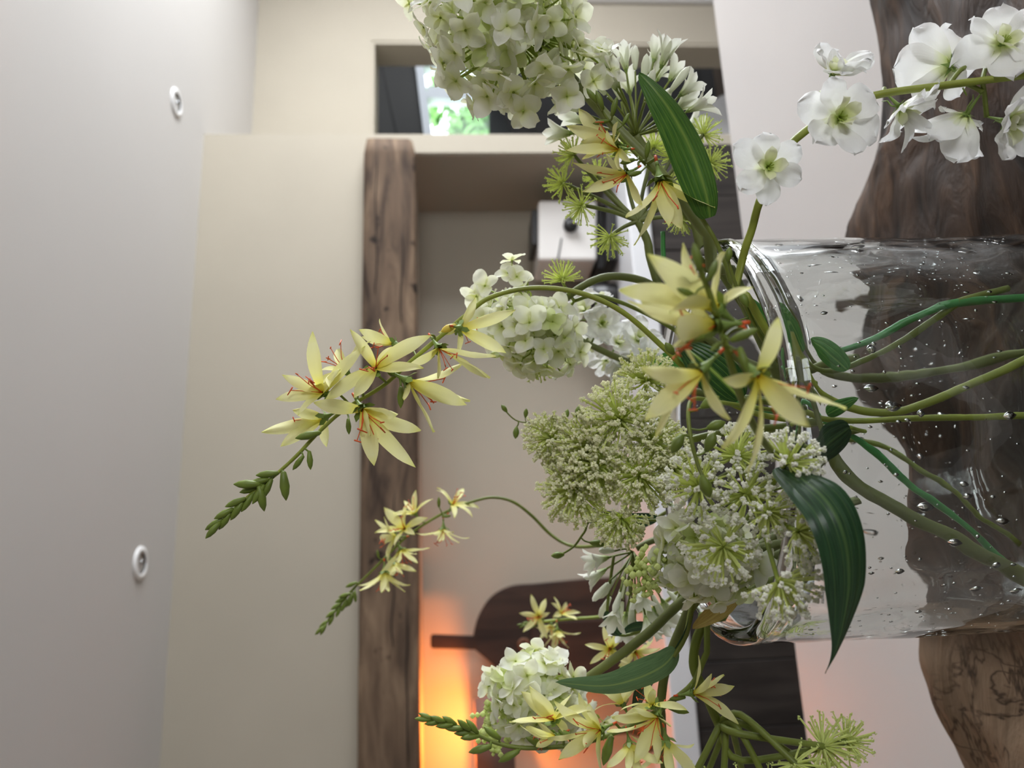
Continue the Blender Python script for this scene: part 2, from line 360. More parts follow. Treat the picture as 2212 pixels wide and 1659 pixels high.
def spline(pts, sub=6):
    P = [Vector(p) for p in pts]; out = []
    for i in range(len(P) - 1):
        a, b, c, d = P[max(i - 1, 0)], P[i], P[i + 1], P[min(i + 2, len(P) - 1)]
        for k in range(sub):
            t = k / sub
            out.append(0.5 * ((2 * b) + (c - a) * t + (2 * a - 5 * b + 4 * c - d) * t * t + (3 * b - a - 3 * c + d) * t ** 3))
    out.append(P[-1]); return out
def structure(name, mb, mats, smooth=False):
    return tag(mb.build(name, mats, smooth=smooth), kind='structure')

# ================================================================== THE ROOM
WY, WX, NX, NY = 2.419, 1.561, 1.487, 2.855      # breast face, its right edge, niche right side, niche back
CH, CT, FY = 2.35, 0.905, 2.98                   # ceiling height, worktop height, far wall
structure('floor', MB().box(-2.2, 3.0, -2.6, 3.14, -0.1, 0), M['floor'])
structure('ceiling', MB().box(-2.3, 3.2, -2.8, 3.14, CH, CH + 0.12), M['ceiling'])
w = MB()
w.box(-2.2, WX, WY, FY + .16, 1.632, CH)
structure('wall_front', w, M['wall'])
structure('wall_niche_right', MB().box(NX, WX, WY, FY + .16, 0, 1.632), M['wall'])
structure('wall_niche_side', MB().box(NX - .004, NX, WY + .01, NY, 0, 1.632), M['wall'])
structure('wall_niche_back', MB().box(-2.2, NX, NY, FY + .16, 0, 1.632), M['wall'])
structure('wall_niche_left', MB().box(-2.2, -1.25, WY, NY, 0, 1.632), M['wall'])
w = MB().box(WX, 3.2, FY, FY + .16, 1.845, CH).box(2.40, 3.2, FY, FY + .16, 0, 1.845)
structure('wall_far', w, M['wall'])
structure('trim_2', MB().box(2.385, 2.40, FY + .004, FY + .156, 0, 1.83).box(WX, 2.40, FY + .004, FY + .156, 1.83, 1.845), M['wall'])
structure('wall_left', MB().box(-2.3, -2.2, -2.8, FY, 0, CH), M['wall'])
def wall_with_opening(name, axis, p0, p1, a0, a1, o0, o1, z0, z1, mat='wall'):
    b = MB()
    for (u0, u1, v0, v1) in ((a0, o0, 0, CH), (o1, a1, 0, CH), (o0, o1, 0, z0), (o0, o1, z1, CH)):
        if axis == 'x': b.box(p0, p1, u0, u1, v0, v1)
        else: b.box(u0, u1, p0, p1, v0, v1)
    return structure(name, b, M[mat])
wall_with_opening('wall_right', 'x', 3.0, 3.1, -2.8, FY, 0.45, 2.25, 0.92, 2.17)
wall_with_opening('wall_back', 'y', -2.7, -2.6, -2.2, 3.0, 0.85, 2.15, 0.88, 2.22, 'wall_rear')
def window(name, axis, p, o0, o1, z0, z1, nv, nh, mat='frame_white'):
    root = MB(); t = 0.045
    def bar(u0, u1, v0, v1):
        if axis == 'x': return MB().box(p - .03, p + .03, u0, u1, v0, v1)
        return MB().box(u0, u1, p - .03, p + .03, v0, v1)
    fr = bar(o0, o1, z0, z0 + t)
    for args in ((o0, o1, z1 - t, z1), (o0, o0 + t, z0 + t, z1 - t), (o1 - t, o1, z0 + t, z1 - t)):
        q = bar(*args); fr.add(q.v, q.f)
    win = structure(name, fr, M[mat])
    for k in range(1, nv):
        u = o0 + (o1 - o0) * k / nv; b = bar(u - .02, u + .02, z0 + t, z1 - t).build('mullion', M[mat], smooth=False); b.parent = win
    for k in range(1, nh):
        v = z0 + (z1 - z0) * k / nh; b = bar(o0 + t, o1 - t, v - .015, v + .015).build('mullion', M[mat], smooth=False); b.parent = win
    return win
window('window_1', 'x', 3.05, 0.45, 2.25, 0.92, 2.17, 4, 2)
window('window_2', 'y', -2.65, 0.85, 2.15, 0.88, 2.22, 2, 2)

# ---- dark garden room seen through the opening on the right
EY = 4.9
e = MB().box(0.3, 4.6, FY + .16, EY + .1, 2.30, 2.40).box(0.2, 0.3, FY + .16, EY + .1, -0.1, 2.4).box(4.6, 4.7, FY + .16, EY + .1, -0.1, 2.4)
structure('wall_side', e, M['dark_room'])
structure('floor_garden_room', MB().box(0.3, 4.6, FY + .16, EY + .1, -0.1, 0), M['floor'])
a = on_y(897, 140, EY); b = on_y(915, 290, EY); rake = (a.z - b.z) / (a.x - b.x)
wx0, wx1, wz0 = 2.2, a.x, 0.95
ztop = lambda x: b.z + rake * (x - b.x)
g = MB(); th = 0.1
def slab(px, y0, y1, mat=0, mb=None):
    """Extrude an x-z polygon between two depths."""
    n = len(px); vs = [(x, y0, z) for x, z in px] + [(x, y1, z) for x, z in px]
    fs = [tuple(range(n)), tuple(range(2 * n - 1, n - 1, -1))] + [(k, k + n, (k + 1) % n + n, (k + 1) % n) for k in range(n)]
    return (mb or MB()).add(vs, fs, mat)
slab([(0.3, ztop(wx0)), (wx0, ztop(wx0)), (wx1, ztop(wx1)), (4.6, ztop(wx1)), (4.6, 2.4), (0.3, 2.4)], EY, EY + th, mb=g)
slab([(wx1, 0), (4.6, 0), (4.6, ztop(wx1)), (wx1, ztop(wx1))], EY, EY + th, mb=g)
slab([(0.3, 0), (wx0, 0), (wx0, ztop(wx0)), (0.3, ztop(wx0))], EY, EY + th, mb=g)
slab([(wx0, 0), (wx1, 0), (wx1, wz0), (wx0, wz0)], EY, EY + th, mb=g)
structure('wall_garden', g, M['dark_room'])
fr = MB()
def bar(x0, z0, x1, z1, wd, dz): slab([(x0, z0), (x1, z1), (x1 + (wd if dz == 0 else 0), z1 + dz), (x0 + (wd if dz == 0 else 0), z0 + dz)], EY - .05, EY + .05, mb=fr)
bar(wx0, ztop(wx0), wx1, ztop(wx1), 0, -0.06)
bar(wx1 - .05, wz0, wx1 - .05, ztop(wx1), .05, 0)
bar(wx0, wz0, wx0, ztop(wx0), .05, 0)
bar(wx0, wz0, wx1, wz0, 0, .05)
win3 = structure('window_3', fr, M['frame_white'])
mx = on_y(980, 208, EY).x
fr = MB(); bar(mx - .05, wz0 + .05, mx - .05, ztop(mx) - .06, .10, 0)
mo = fr.build('mullion', M['frame_white'], smooth=False); mo.parent = win3
pn = MB().box(wx0 + .05, wx1 - .05, EY + .01, EY + .016, wz0 + .05, min(ztop(wx0), ztop(wx1)) - .06).build('pane', M['pane'], smooth=False); pn.parent = win3
# rafter board under the sloping ceiling
ra, rb = on_y(828, 150, 4.3), on_y(858, 290, 4.3)
k = (ra.z - rb.z) / (ra.x - rb.x)
structure('trim_1', slab([(1.4, rb.z + k * (1.4 - rb.x)), (4.6, rb.z + k * (4.6 - rb.x)), (4.6, rb.z + k * (4.6 - rb.x) + .012), (1.4, rb.z + k * (1.4 - rb.x) + .012)], 4.28, 4.32), M['black_room'])
rnd = random.Random(4)
def bush(loc, rx, rz, n, seed, label):
    r = random.Random(seed); m = MB()
    for i in range(n):
        u = r.uniform(-1, 1); w_ = r.uniform(0, 2 * pi); q = sqrt(1 - u * u) * r.uniform(.6, 1)
        c = Vector((loc[0] + rx * q * cos(w_), loc[1] + rx * .5 * q * sin(w_), loc[2] + rz * (1 + u)))
        s = r.uniform(.05, .11); a_ = Vector((r.uniform(-1, 1), r.uniform(-1, 1), r.uniform(-1, 1))).normalized(); b_ = a_.orthogonal().normalized()
        m.add([c - a_ * s, c + b_ * s * .5, c + a_ * s, c - b_ * s * .5], [(0, 1, 2, 3)])
    t = thing('garden_shrub', (loc[0], loc[1], 0), label, 'shrub')
    tr = MB().tube([(loc[0], loc[1], 0), (loc[0] + .05, loc[1], loc[2] + rz)], .05).build('trunk', M['stem_dark'], t)
    tag(m.build('foliage', M['hedge'], t, smooth=False), kind='stuff')
bush((3.95, 6.3, 0.35), 0.55, 0.58, 900, 11, 'sunlit green garden shrub outside the window of the dark room')
bush((4.9, 7.0, 0.3), 0.5, 0.75, 700, 12, 'taller pale garden shrub at the outer edge of the dark room window')
structure('ground_garden', MB().box(-4, 9, EY + .1, 14, -.2, -.02), M['hedge'])
# low dark sideboard and a white unit standing in the garden room
t = thing('dark_sideboard', (2.6, 3.75, 0), 'near-black timber sideboard standing below the garden window', 'sideboard')
ta, tb = on_y(1062, 190, 3.7), on_y(1108, 290, 3.7)
s_ = slab([(1.3, 0), (3.6, 0), (3.6, ta.z), (ta.x, ta.z), (tb.x, tb.z), (1.3, tb.z)], 3.70, 4.15).build('body', M['black_room'], t, smooth=False)
for X in (2.0, 2.6, 3.2): slab([(X - .27, .1), (X + .27, .1), (X + .27, tb.z - .12), (X - .27, tb.z - .12)], 3.682, 3.70).build('door', M['black_room'], t, smooth=False)
t = thing('white_storage_unit', (1.95, 3.4, 0), 'small white unit with a sloping lid in front of the dark sideboard', 'storage unit')
qa, qb, qc = on_y(1508, 292, 3.4), on_y(1512, 235, 3.4), on_y(1560, 205, 3.4)
slab([(1.62, 0), (qc.x, 0), (qc.x, qc.z), (qb.x, qb.z), (1.62, qa.z)], 3.4, 3.66).build('body', M['counter'], t, smooth=False)
slab([(1.62, qa.z), (qb.x, qb.z), (qb.x, qb.z + .018), (1.62, qa.z + .018)], 3.385, 3.67).build('lid', M['counter'], t, smooth=False)
# white panel on the far wall, only its edge is in the picture
pa, pb = on_y(1262, 7, FY), on_y(1555, 7, FY)
bevel(tag(MB().box(pa.x, pa.x + .35, FY - .03, FY, pb.z, pa.z).build('wall_panel', M['frame_white'], smooth=False), 'flat white panel hung on the wall beside the doorway', 'panel'), .004)

# ---- old beam across the niche
ba, bb, bc = on_y(780, 300, 2.36), on_y(896, 340, 2.36), on_y(778, 1659, 2.36)
bm = MB(); r = random.Random(3); N = 60; x0b, x1b = -1.7, ba.x
zt, zb = 0.5 * (ba.z + bc.z), bb.z
ring = 12
vs = []
for i in range(N + 1):
    X = x0b + (x1b - x0b) * i / N
    prof = [(2.419, zb), (2.375, zb - .002), (2.362, zb + .010), (2.36, zb + .05), (2.36, (zt + zb) / 2), (2.36, zt - .03), (2.362, zt - .006), (2.370, zt), (2.419, zt)]
    if i == N: prof = [(y, (zb + .012) + (z - zb) * (zt - zb - .02) / (zt - zb)) for y, z in prof]
    for j, (Y, Z) in enumerate(prof):
        n1 = noise.noise(Vector((X * 5, j * .9, 1.3))) * .004; n2 = noise.noise(Vector((X * 9, j * 1.7, 7.3))) * .004
        vs.append((X, Y - (n1 + .003 if 0 < j < 8 else 0), Z + (n2 if j < 4 else n2 * .4)))
fs = [(i * 9 + j, (i + 1) * 9 + j, (i + 1) * 9 + j + 1, i * 9 + j + 1) for i in range(N) for j in range(8)]
fs += [tuple(range(9)), tuple(N * 9 + 8 - j for j in range(9))]
bt = thing('mantel_beam', (0, 2.39, zb), 'old brown oak beam spanning the top of the wall niche', 'beam')
bm.add(vs, fs).build('beam_body', M['beam'], bt)
ck = MB()
for (px, y0, y1) in ((812, 330, 640), (868, 500, 700), (800, 700, 1040), (850, 1060, 1400), (880, 1300, 1659)):
    pts = []
    for i in range(13):
        y = y0 + (y1 - y0) * i / 12
        p = on_y(px + 8 * noise.noise(Vector((y * .01, px, 0))), y, 2.3555); pts.append(p)
    ck.tube(pts, [.0004] + [.0022] * 11 + [.0004], 5)
tag(ck.build('crack_lines', M['beam_crack'], bt), kind='stuff')

# ---- worktop and dark cabinets below the niche
CF = 2.33
bevel(tag(MB().box(-1.25, NX - .005, CF, NY - .001, CT - .075, CT).build('worktop', M['counter'], smooth=False), 'long white worktop running into the wall niche', 'worktop'), .006, 3)
seams = [on_y(1600, yy, 2.36).x for yy in (1426, 1570)]
step = seams[0] - seams[1]
xs = [seams[0] + step * k for k in range(-4, 10)]
gi = 0
units = [(xs[0], xs[3]), (xs[3], xs[6]), (xs[6], xs[9]), (xs[9], NX - .006)]
names = ['beneath the lamp', 'beneath the round-shouldered chopping board', 'at the middle of the niche', 'beneath the coffee machine']
for (u0, u1), nmz in zip(units, names):
    t = thing('base_cabinet', ((u0 + u1) / 2, 2.58, 0), 'dark oak base cabinet with upright boards ' + nmz, 'cabinet', 'dark cabinets under the white worktop')
    MB().box(u0, u1, 2.372, NY - .02, 0, CT - .077).build('carcass', M['cabinet'], t, smooth=False)
    n = max(2, round((u1 - u0) / step))
    for k in range(n):
        a_, b_ = u0 + (u1 - u0) * k / n, u0 + (u1 - u0) * (k + 1) / n
        o = MB().box(a_ + .0015, b_ - .0015, 2.352 + .002 * (k % 2), 2.371, .08, CT - .079).build('door_board', M['cabinet'], t, smooth=False); bevel(o, .0015, 1)

# ---- things on the worktop in the niche
t = thing('table_lamp', (-0.47, 2.63, CT), 'small table lamp with a brown drum shade glowing orange in the niche', 'lamp')
lc = Vector((-0.455, 2.63, 0)); s0, s1 = 1.345, 1.462
MB().lathe([(.128, s0), (.118, s1), (.115, s1), (.125, s0)], 48, closed=True, origin=lc).build('lamp_shade', M['shade'], t)
MB().lathe([(.001, CT), (.07, CT), (.07, CT + .015), (.03, CT + .03), (.014, CT + .06), (.012, s0 - .02), (.02, s0 - .01), (.02, s0 + .02), (.001, s0 + .02)], 32, origin=lc).build('lamp_base', M['brass'], t)
MB().blob(lc + Vector((0, 0, s0 + .055)), .026, 16, 10).build('bulb', M['bulb'], t)
pl = bpy.data.lights.new('lamp_glow', 'POINT'); pl.energy = 10.5; pl.color = (1.0, 0.25, 0.035); pl.shadow_soft_size = 0.02
po = bpy.data.objects.new('lamp_glow', pl); C.objects.link(po); po.location = lc + Vector((0, 0, s0 + .095)); put(po, t)

def px_slab(pts, Y, depth, mb=None):
    return slab([(p.x, max(p.z, CT + .0005)) for p in (on_y(x, y, Y) for x, y in pts)], Y, Y + depth, mb=mb)
def smooth_px(pts, sub=5):
    return [(p.x, p.y) for p in spline([Vector((x, y, 0)) for x, y in pts], sub)]
BY = 2.745
t = thing('chopping_board', (-0.12, BY, CT), 'dark walnut chopping board with rounded shoulders and a long handle, leaning upright', 'chopping board')
body = smooth_px([(1024, 1402), (1022, 1376), (1034, 1330), (1062, 1288), (1105, 1265), (1160, 1260), (1240, 1252), (1330, 1246)]) + \
       [(1352, 1246), (1362, 1462)] + smooth_px([(1330, 1478), (1250, 1484), (1170, 1488), (1105, 1470), (1060, 1432), (1024, 1402)])[:-1]
o = px_slab(body, BY, .022).build('board', M['board'], t, smooth=False); bevel(o, .004, 2)
o = px_slab([(1040, 1404), (934, 1401), (930, 1397), (930, 1374), (934, 1370), (1040, 1374)], BY + .001, .02).build('handle', M['board'], t, smooth=False); bevel(o, .005, 2)
t2 = thing('serving_board', (-0.15, BY - .03, CT), 'smaller reddish serving board with a hanging ring, leaning on the walnut board', 'serving board')
o = px_slab(smooth_px([(1150, 1470), (1146, 1420), (1148, 1360), (1160, 1345), (1200, 1343), (1368, 1336)]) + [(1368, 1480)], BY - .024, .018).build('board', M['board'], t2, smooth=False); bevel(o, .003, 2)
rp = on_y(1132, 1392, BY - .02)
ringp = [rp + Vector((.016 * cos(k * pi / 10), 0, .016 * sin(k * pi / 10))) for k in range(21)]
MB().tube(ringp, .006, 8).build('hanging_ring', M['board_light'], t2)

t = thing('coffee_machine', (1.25, 2.62, CT), 'cream coffee machine with a dark lid and spout standing in the niche', 'coffee machine')
def pbox(x0, x1, y0, y1, Y, dp, mb=None): return px_slab([(x0, y0), (x0, y1), (x1, y1), (x1, y0)], Y, dp, mb)
bevel(pbox(1163, 1290, 432, 562, 2.56, .20).build('body', M['machine'], t, smooth=False), .012, 3)
bevel(pbox(1149, 1162, 452, 528, 2.58, .15).build('lid', M['plastic'], t, smooth=False), .003, 2)
bevel(pbox(1290, 1337, 440, 580, 2.60, .17).build('base', M['plastic'], t, smooth=False), .004, 2)
bevel(pbox(1312, 1334, 440, 560, 2.50, .10).build('drip_tray', M['plastic'], t, smooth=False), .003, 2)
sp = on_y(1232, 488, 2.555)
MB().lathe([(.001, -.02), (.026, -.02), (.026, .012), (.001, .012)], 24, origin=sp, axis=(0, 1, 0)).build('spout_head', M['plastic'], t)
MB().tube([sp + Vector((0, -.02, 0)), sp + Vector((0, -.035, -.01)), sp + Vector((0, -.037, -.035))], [.008, .008, .006], 10).build('spout', M['chrome'], t)
sa, sb = on_y(1213, 515, 2.5585), on_y(1205, 562, 2.5585)
MB().tube([sa, sb], .003, 6).build('seam', M['plastic'], t)
t = thing('coffee_tin', (0.95, 2.62, CT), 'black lidded tin beside the coffee machine', 'tin')
ca = on_y(1330, 640, 2.6)
MB().lathe([(.001, CT + .001), (.055, CT + .001), (.056, CT + .005), (.056, CT + .085), (.05, CT + .09), (.001, CT + .09)], 32, origin=(ca.x, 2.62, 0)).build('can', M['plastic'], t)
MB().lathe([(.057, CT + .088), (.058, CT + .108), (.05, CT + .112), (.012, CT + .113), (.012, CT + .125), (.001, CT + .126)], 32, origin=(ca.x, 2.62, 0)).build('lid', M['plastic'], t)

# ---- recessed downlights
for px, lab in (((380, 222), 'round white recessed downlight near the corner where the breast ends'), ((302, 1217), 'round white recessed downlight above the chopping board end of the niche')):
    c = on_z(px[0], px[1], CH)
    t = thing('downlight', c, lab, 'downlight', 'ceiling downlights')
    MB().lathe([(.046, -.0005), (.045, -.004), (.036, -.007), (.029, -.006), (.0275, -.001)], 40, origin=c).build('rim', M['light_rim'], t)
    MB().lathe([(.0275, -.001), (.026, .012), (.001, .02)], 32, origin=c + Vector((0, 0, -.004))).build('reflector', M['reflector'], t)
    MB().blob(c + Vector((.004, .004, -.003)), .006, 10, 6).build('lamp_capsule', M['chrome'], t)

# ---- white island the flowers stand on
TZ = 1.0
ia = on_z(1560, 0, TZ); ib = on_z(1735, 1659, TZ); IY = (ia.y + ib.y) / 2 + .01
t = thing('kitchen_island', (0.2, 0.55, 0), 'white lacquered island top carrying the driftwood and the vase', 'island')
bevel(MB().box(-1.15, 1.75, -0.12, IY, TZ - .03, TZ).build('island_top', M['island'], t, smooth=False), .003, 2)
bevel(MB().box(-1.05, 1.65, 0.2, IY - .12, 0, TZ - .031).build('island_body', M['island'], t, smooth=False), .003, 2)

# ---- driftwood slab
DZ = 1.100
edge_px = [(1838, -420), (1836, -200), (1838, 0), (1845, 60), (1858, 130), (1868, 230), (1864, 320), (1838, 400), (1805, 480), (1792, 540), (1800, 610), (1826, 700), (1850, 800), (1884, 900), (1912, 1000), (1925, 1100), (1938, 1200), (1952, 1300), (1960, 1370), (1966, 1450), (1976, 1510), (2002, 1575), (2042, 1659), (2090, 1730), (2190, 1830)]
far = [on_z(x, y, DZ - .012) for x, y in edge_px]
far = spline(far, 5)
NU = 44; rows = []
NF = len(far)
for i, p in enumerate(far):
    s = i / (NF - 1)
    near = Vector((p.x * .75 + .03, .10 + .04 * noise.noise(Vector((s * 4, 2, 5))), 0))
    row = []
    for j in range(NU + 1):
        # rounded far side, broad uneven top, rounded near side
        if j <= 6:
            a = j / 6 * pi / 2; off = .028 * (1 - sin(a)); Y = p.y + .016 - .042 * (1 - cos(a)); z = DZ - .02 - (DZ - .02 - TZ) * (1 - sin(a))
            X = p.x
            z += .004 * noise.noise(Vector((X * 14, j, 3)))
            if j == 0: z = TZ
            row.append((X, Y + .008 * noise.noise(Vector((X * 11, z * 30, 1))) * (1 if j else 0), z))
        elif j >= NU - 3:
            a = (NU - j) / 3 * pi / 2
            row.append((near.x, near.y, TZ if j == NU else TZ + (DZ - TZ) * sin(a) * .9))
        else:
            q = (j - 6) / (NU - 9); X = p.x + (near.x - p.x) * q; Y = (p.y - .026) + (near.y - p.y + .026) * q
            z = DZ - .02 + .02 * min(1, q * 9)
            rel = sqrt((X - .077) ** 2 + (Y - .425) ** 2)
            k = min(1, max(0, (rel - .125) / .08))
            n1 = noise.noise(Vector((X * 3.2, Y * 8, 0))) * .030 + noise.noise(Vector((X * 9, Y * 22, 4))) * .010 + noise.noise(Vector((X * 30, Y * 60, 8))) * .003
            z = z * (1 - k) + (z + n1 + .004) * k if k > 0 else z
            if k == 0: z = min(z, DZ)
            row.append((X, Y, max(z, TZ + .01)))
    rows.append(row)
vs = [p for row in rows for p in row]; W1 = NU + 1
fs = [(i * W1 + j, i * W1 + j + 1, (i + 1) * W1 + j + 1, (i + 1) * W1 + j) for i in range(NF - 1) for j in range(NU)]
fs += [tuple(range(W1 - 1, -1, -1)), tuple((NF - 1) * W1 + j for j in range(W1))]
fs += [(i * W1, (i + 1) * W1, (i + 1) * W1 + NU, i * W1 + NU) for i in range(NF - 1)]
dw = tag(MB().add(vs, fs).build('driftwood_slab', M['drift']), 'weathered brown driftwood slab with cracked end under the glass vase', 'driftwood')

# ---- glass vase
VC = Vector((.077, .425, 0)); VZ0, VZ1, VR = DZ + .002, 1.345, .112
t_vase = thing('glass_vase', (VC.x, VC.y, VZ0), 'clear bubbled glass cylinder vase holding the artificial flowers', 'vase')
def wall_prof(r, z0, z1, n): return [(r + .0012 * noise.noise(Vector((z * 40, r * 90, 2))), z) for z in (z0 + (z1 - z0) * i / n for i in range(n + 1))]
def wavy(mb, amp):
    for p in mb.v:
        d = Vector((p.x - VC.x, p.y - VC.y, 0))
        if d.length > .02:
            k = amp * noise.noise(Vector((p.x * 26, p.y * 26, p.z * 16))) + amp * .28 * noise.noise(Vector((p.x * 75, p.y * 75, p.z * 32))); p += d.normalized() * k
    return mb
TH = .008
prof = [(.0005, VZ0), (VR - .012, VZ0), (VR - .003, VZ0 + .004)] + wall_prof(VR, VZ0 + .018, VZ1 - .004, 26)
prof += [(VR - TH / 2 + (TH / 2 + .0008) * cos(q_), VZ1 - .002 + .006 * sin(q_)) for q_ in (pi * k_ / 8 for k_ in range(9))]
prof += wall_prof(VR - TH, VZ0 + .022, VZ1 - .004, 26)[::-1] + [(VR - .014, VZ0 + .015), (.0005, VZ0 + .013)]
wavy(MB().lathe(prof, 128, origin=VC), .0017).build('glass_body', M['glass_solid'], t_vase)
bb = MB(); r = random.Random(21)
for i in range(1150):
    w_ = r.uniform(0, 2 * pi); z = VZ0 + .03 + (VZ1 - VZ0 - .05) * r.random()
    s = r.choice(([.0003, .00035, .0004, .0005, .0006, .0007, .0009] if i > 110 else [.0013, .0017, .0022])) * r.uniform(.8, 1.2); R_ = VR - TH / 2
    n_ = Vector((cos(w_), sin(w_), 0))
    bb.blob(VC + n_ * R_ + Vector((0, 0, z)), s, 7, 5, axis=(0.2 * sin(i), 0.2 * cos(i), 1), length=s * r.uniform(2, 4.2))
tag(bb.build('bubbles', M['glass_bub'], t_vase), kind='stuff')
# ================================================================== FLOWER MAKING
def petal_mesh(name, prof, W, curl, cup, ruf, seed, mat, nu=9, nv=4, bend0=0.0, notch=0.0, twist=0.0):
    """Unit-long petal along +X, face +Z. curl: total bend (rad, + = recurve), cup: cross curvature."""
    mb = MB(); vs, uv = [], []; x = z = 0.0; th = bend0
    for i in range(nu + 1):
        t = i / nu
        if i:
            th = bend0 + curl * (t - .5 / nu); x += cos(th) / nu; z -= sin(th) / nu
        w = W / 2 * prof(t)
        tw = twist * t
        for j in range(nv + 1):
            v = j / nv * 2 - 1
            y = v * w
            zz = z + cup * w * v * v * (0.4 + .6 * t) + ruf * W * noise.noise(Vector((t * 3.1, v * 1.3 + seed, seed * 2.7))) * (0.2 + t)
            xx = x - notch * (1 - abs(v)) * (t ** 6)
            vs.append((xx + ruf * .3 * W * noise.noise(Vector((v * 2, seed, t * 2))) * t, y * cos(tw), zz + y * sin(tw))); uv.append((t, j / nv))
    fs = [(i * (nv + 1) + j, (i + 1) * (nv + 1) + j, (i + 1) * (nv + 1) + j + 1, i * (nv + 1) + j + 1) for i in range(nu) for j in range(nv)]
    mb.add(vs, fs, 0, uv); return mb.build(name, mat, mesh_only=True)
lance = lambda t: max(.02, (0.36 + 0.64 * min(1, t * 2.6) ** .8) * (1 if t < .5 else max(0.0, 1 - ((t - .5) / .5) ** 2.4)))
ovate = lambda t: max(.02, sin(pi * (t ** .85) * .86 + .16) ** .8 * (1 if t < .8 else max(0, 1 - ((t - .8) / .2) ** 2) ** .5 * .75 + .25))
broad = lambda t: max(.05, (0.22 + .78 * min(1, t * 1.9) ** .8) * (1 if t < .6 else sqrt(max(0, 1 - ((t - .6) / .4) ** 2.3))))
strap = lambda t: max(.02, (0.55 + .45 * min(1, t * 2)) * (1 if t < .7 else sqrt(max(0, 1 - ((t - .7) / .3) ** 2))))
def variants(n, f): return [f(i) for i in range(n)]
rv = random.Random(77)
PM = {}
PM['yellow'] = variants(8, lambda i: petal_mesh('yellow_petal', lance, rv.uniform(.25, .36), rv.uniform(-.25, .95), rv.uniform(.2, .9), .16, i * 3.3, M['yellow'], 11, 4, twist=rv.uniform(-.7, .7)))
PM['yellow_soft'] = variants(7, lambda i: petal_mesh('yellow_petal', lance, rv.uniform(.25, .34), rv.uniform(-.35, .45), rv.uniform(.2, .8), .14, i * 3.3 + 40, M['yellow'], 12, 4, bend0=rv.uniform(-.15, .1), twist=rv.uniform(-.5, .5)))
PM['hyd'] = variants(8, lambda i: petal_mesh('hydrangea_petal', ovate, rv.uniform(.78, .98), rv.uniform(-.1, .6), rv.uniform(-.1, .5), .14, i * 2.1, M['hyd'], 7, 4))
PM['hydg'] = variants(4, lambda i: petal_mesh('green_petal', ovate, rv.uniform(.72, .9), rv.uniform(-.2, .4), rv.uniform(.1, .5), .14, i * 2.1 + 9, M['hyd_green'], 7, 4))
PM['delph'] = variants(8, lambda i: petal_mesh('white_petal', broad, rv.uniform(.66, .9), rv.uniform(-.3, 1.0), rv.uniform(-.2, .5), .26, i * 4.7, M['delph'], 14, 8))
PM['delph_in'] = variants(4, lambda i: petal_mesh('inner_petal', broad, rv.uniform(.5, .7), rv.uniform(-.5, .2), rv.uniform(.2, .8), .22, i * 1.9, M['delph_in'], 8, 4))
PM['tongue'] = variants(4, lambda i: petal_mesh('tongue_petal', strap, rv.uniform(.22, .3), rv.uniform(-1.3, 1.5), rv.uniform(.3, .8), .2, i * 2.9, M['delph'], 14, 4, twist=rv.uniform(-.8, .8)))
PM['agap'] = variants(5, lambda i: petal_mesh('agapanthus_petal', strap, rv.uniform(.28, .38), rv.uniform(.5, 1.1), rv.uniform(.3, .7), .05, i * 5.1, M['agap'], 9, 4, bend0=-.15))

def axis_matrix(P, A, s, roll):
    q = Vector((0, 0, 1)).rotation_difference(A.normalized())
    return Matrix.Translation(P) @ q.to_matrix().to_4x4() @ Matrix.Rotation(roll, 4, 'Z') @ Matrix.Scale(s, 4)
def petal_local(az, splay, L, off=0.02, tw=0.0, up=0.0):
    return Matrix.Rotation(az, 4, 'Z') @ Matrix.Translation((off, 0, up)) @ Matrix.Rotation(-(pi / 2 - splay), 4, 'Y') @ Matrix.Rotation(tw, 4, 'X') @ Matrix.Scale(L, 4)

def part_empty_mesh(name, me, parent, world):
    o = bpy.data.objects.new(name, me); C.objects.link(o); put(o, parent); o.matrix_basis = world; return o

# calyx / stamen meshes shared by all flowers (unit flower: petals about 1 long)
def yellow_calyx(seed):
    r = random.Random(seed); m = MB()
    m.lathe([(.02, -.34), (.035, -.22), (.06, -.13), (.10, -.04), (.09, .02)], 8, 0)
    m.tube([(0, 0, -.50), (0, 0, -.38)], [.026, .030], 7, 1)
    m.tube([(0, 0, -.38), (0, 0, -.30)], [.030, .034], 7, 0)
    for k in range(5):
        w = 2 * pi * k / 5 + r.uniform(-.3, .3); d = Vector((cos(w), sin(w), 0)); s = Vector((-sin(w), cos(w), 0))
        b = d * .07 + Vector((0, 0, -.06)); tp = d * .25 + Vector((0, 0, .08))
        mid = (b + tp) / 2 + d * .03
        m.add([b - s * .05, b + s * .05, mid + s * .07, tp, mid - s * .07], [(0, 1, 2, 3, 4)], 0)
    return m.build('yellow_flower', [M['calyx'], M['stamen']], mesh_only=True)
def yellow_stamens(seed):
    r = random.Random(seed); m = MB()
    for k in range(5):
        w = r.uniform(0, 2 * pi); sp = r.uniform(.15, .5); h = r.uniform(.42, .68)
        p1 = Vector((cos(w) * sp * .35, sin(w) * sp * .35, h * .55)); p2 = Vector((cos(w) * sp * .8, sin(w) * sp * .8, h))
        p3 = p2 + Vector((r.uniform(-.10, .10), r.uniform(-.10, .10), r.uniform(.0, .08)))
        m.tube([(0, 0, 0), p1, p2], [.011, .009, .009], 5); m.tube([p2 - (p3 - p2) * .6, p3], [.016, .012], 5)
    return m.build('stamens', M['stamen'], mesh_only=True)
YC = [yellow_calyx(i) for i in range(3)]; YS = [yellow_stamens(i + 9) for i in range(4)]
